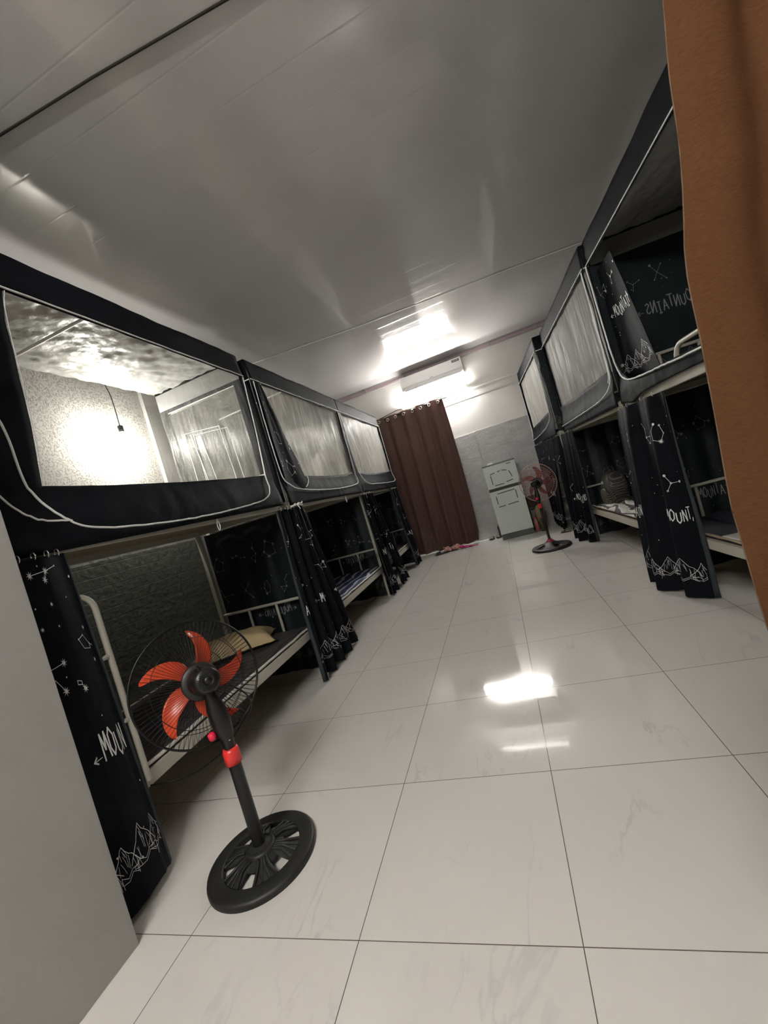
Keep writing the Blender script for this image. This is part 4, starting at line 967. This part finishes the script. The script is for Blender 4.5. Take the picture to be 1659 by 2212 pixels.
# ------------------------------------------------------------------ small things at the far end
M_SOLE = mat('dark_rubber_sole', (.03,.026,.022), .6); M_STRAP = mat('grey_green_strap', (.16,.15,.11), .6); M_INS = mat('grey_insole', (.22,.21,.18), .7)
def slipper(loc, rz, label, group, ms, mst, mi, L=.25, strap=True, upturn=0, sc=1):
    r = thing('slipper', label, 'slipper', loc, rz, group); mb = MB()
    out = [(.036*s if 0 else .044*(1-.35*math.cos(PI*min(1,max(0,t*1.0))))*.85, t) for s in (1,) for t in [0]]
    n = 40; pts = []
    for i in range(n):
        a = 2*PI*i/n; y = L*.5*math.sin(a); w_ = .042+.012*math.sin(a)-.006*math.cos(2*a)*0; pts.append((w_*math.cos(a), y))
    for z0, z1, m_, k in ((0,.016,0,1.0),(.016,.020,1,.93)):
        vs = [(x*k, y*k, z) for z in (z0, z1) for x, y in pts]
        mb.add(vs, [tuple(range(n))[::-1], tuple(range(n, 2*n))]+[(i, (i+1) % n, n+(i+1) % n, n+i) for i in range(n)], m_)
    mb.build('sole', [ms, mi], r)
    mb = MB(); mb.grid(lambda u, v: Vector((.050*math.cos(PI*u)*1.0, .015+.075*v+.01*math.sin(PI*u), .012+(.050-.012*v)*math.sin(PI*u))), 16, 6); mb.build('strap', mst, r, solid=.004)
    r.scale = (sc, sc, sc)
    return r
slipper((.945,6.38,0), 3.0, 'grey-green slipper left of the pair by the refrigerator', 'slippers by the refrigerator', M_SOLE, M_STRAP, M_INS)
slipper((1.055,6.39,0), 3.25, 'grey-green slipper touching the refrigerator side, right of its pair', 'slippers by the refrigerator', M_SOLE, M_STRAP, M_INS)
slipper((.06,6.10,0), 1.75, 'black slipper at the left end of the heap under the brown curtain', 'shoes under the brown curtain', M_SOLE, M_WIRE, M_SOLE)
slipper((.22,6.17,0), 1.3, 'dark slipper under the pink bow, below the brown curtain', 'shoes under the brown curtain', M_SOLE, M_DKBR, M_SOLE)
M_PINK = mat('dusty_pink_cloth', (.48,.26,.22), .8, bump=(20,.4)); M_MAG = mat('magenta_cloth', (.45,.02,.16), .7, bump=(16,.5))
def crumple(name, label, cat, c, r, m, seed, amp=.5):
    mb = MB()
    def fn(p):
        k = 1+amp*nz(p.x*22+seed, p.y*22, p.z*22)+.3*amp*nz(p.x*50, p.y*50+seed, p.z*40); q = p*k; q.z = max(q.z, -r[2]+.002); return q
    blob(mb, (0,0,r[2]), r, fn, 44, 26); o = mb.build(name, m, None); o.location = c; return tag(o, label, cat)
crumple('pink_bow', 'dusty pink puffy bow on the left slipper under the brown curtain', 'bow', (.16,6.15,.021), (.07,.05,.04), M_PINK, 3, .9)
crumple('pink_bow', 'dusty pink puffy bow between the other bow and the magenta cloth', 'bow', (.30,6.20,.021), (.065,.05,.038), M_PINK, 8, .9)
mb = MB(); mb.grid(lambda u, v: Vector((.385+.31*u, 6.08+.16*v*(1-u*.75)+.08*u, .004+.07*max(0, 1-u*1.25)*(.5+.6*nz(u*6+2, v*5)+.4*nz(u*15, v*11))+.006*abs(nz(u*9, v*7)))), 40, 24)
tag(mb.build('magenta_cloth', M_MAG, None, solid=.004), 'crumpled magenta cloth on the floor under the brown curtain', 'cloth')
# bag and bottles beside the refrigerator
M_YEL = mat('yellowish_sack', (.34,.30,.15), .6, bump=(14,.5), mottle=(5,.3))
mb = MB(); blob(mb, (0,0,.20), (.075,.09,.20), lambda p: Vector((p.x*(1+.2*nz(p.z*9, p.y*9)), p.y, p.z)), 30, 20, 0, .6); o = mb.build('sack', M_YEL, None); o.location = (1.80,6.20,0); tag(o, 'yellowish upright sack beside the refrigerator, behind the far fan pole', 'sack')
def bottle(loc, label, m, h=.26, r=.035):
    t = thing('bottle', label, 'bottle', loc); mb = MB(); mb.lathe([(0,0),(r,0),(r,h*.1),(r*.92,h*.35),(r,h*.6),(r*.9,h*.72),(r*.38,h*.86),(r*.38,h*.93)], None, 20); mb.build('bottle_body', m, t)
    mb = MB(); mb.lathe([(r*.45,h*.93),(r*.45,h),(0,h)], None, 16); mb.build('cap', M_RED, t); return t
bottle((1.695,6.03,0), 'pale red bottle standing against the right side of the refrigerator', mat('pale_red_plastic', (.35,.12,.11), .4), .24)
bottle((1.775,5.96,0), 'dark olive bottle in front of the yellowish sack', mat('olive_plastic', (.05,.05,.02), .35), .22, .04)
mb = MB(); mb.box((1.655,6.25,.40),(1.86,6.45,.56)); tag(mb.build('carton', M_DKBR, None, bevel=.006), 'dark brown carton on the stand beside the refrigerator', 'box')
st = thing('stand', 'low dark stand beside the refrigerator holding a carton', 'stand', (0,0,0))
mb = MB(); mb.box((1.65,6.24,.385),(1.87,6.46,.40)); mb.build('stand_top', M_DKBR, st)
for x in (1.655,1.85):
    for y in (6.25,6.44):
        mb = MB(); mb.box((x,y,0),(x+.015,y+.015,.385)); mb.build('leg', M_WIRE, st)
M_SAND = mat('brown_sandal', (.10,.045,.03), .6)
slipper((2.02,5.36,0), 1.2, 'small brown sandal on the floor behind the far fan base', None, M_SAND, M_SAND, M_SAND, sc=.62)
# knotted pale string tying the left curtains to the bed rail
mb = MB(); mb.tube(smooth_path([(LX+.02,1.98,1.345),(LX+.03,2.03,1.352),(LX+.018,2.06,1.362),(LX+.034,2.09,1.350),(LX+.02,2.12,1.366),(LX+.03,2.15,1.358),(LX+.02,2.19,1.372)], 6), .0065, 8)
mb.tube(smooth_path([(LX+.03,2.07,1.352),(LX+.036,2.085,1.33),(LX+.034,2.10,1.315)], 5), .004, 6)
mb.tube(smooth_path([(LX+.03,2.10,1.352),(LX+.036,2.13,1.342),(LX+.034,2.16,1.346)], 5), .004, 6)
tag(mb.build('knotted_string', M_PIPE, None), 'knotted pale string between the two left curtains at the rail', 'string')

# ------------------------------------------------------------------ camera
cam = bpy.data.cameras.new('camera'); co = bpy.data.objects.new('camera', cam); COL.objects.link(co)
RM = Matrix(((0.9223919,0.2615352,-0.2842403),(0.2667639,0.1008481,0.958471),(0.279339,-0.9599109,0.0232533))).transposed()
M4 = RM.to_4x4(); M4.translation = Vector((1.3105, -.9651, 1.1682)); co.matrix_world = M4
cam.sensor_fit = 'VERTICAL'; cam.sensor_height = 24; cam.lens = 879.988*24/2212; cam.clip_start = .02
S.camera = co

# ------------------------------------------------------------------ world and view
W = bpy.data.worlds.new('world'); S.world = W; W.use_nodes = True
W.node_tree.nodes['Background'].inputs[0].default_value = (.02,.02,.02,1)
S.view_settings.view_transform = 'Standard'; S.view_settings.look = 'None'; S.view_settings.gamma = 1; S.view_settings.exposure = 2.8
S.cycles.use_denoising = True; S.cycles.use_adaptive_sampling = True; S.cycles.adaptive_threshold = .02
S.cycles.max_bounces = 8; S.cycles.diffuse_bounces = 4; S.cycles.glossy_bounces = 4; S.cycles.transmission_bounces = 4; S.cycles.transparent_max_bounces = 14
S.cycles.caustics_reflective = False; S.cycles.caustics_refractive = False
S.cycles.sample_clamp_indirect = 6
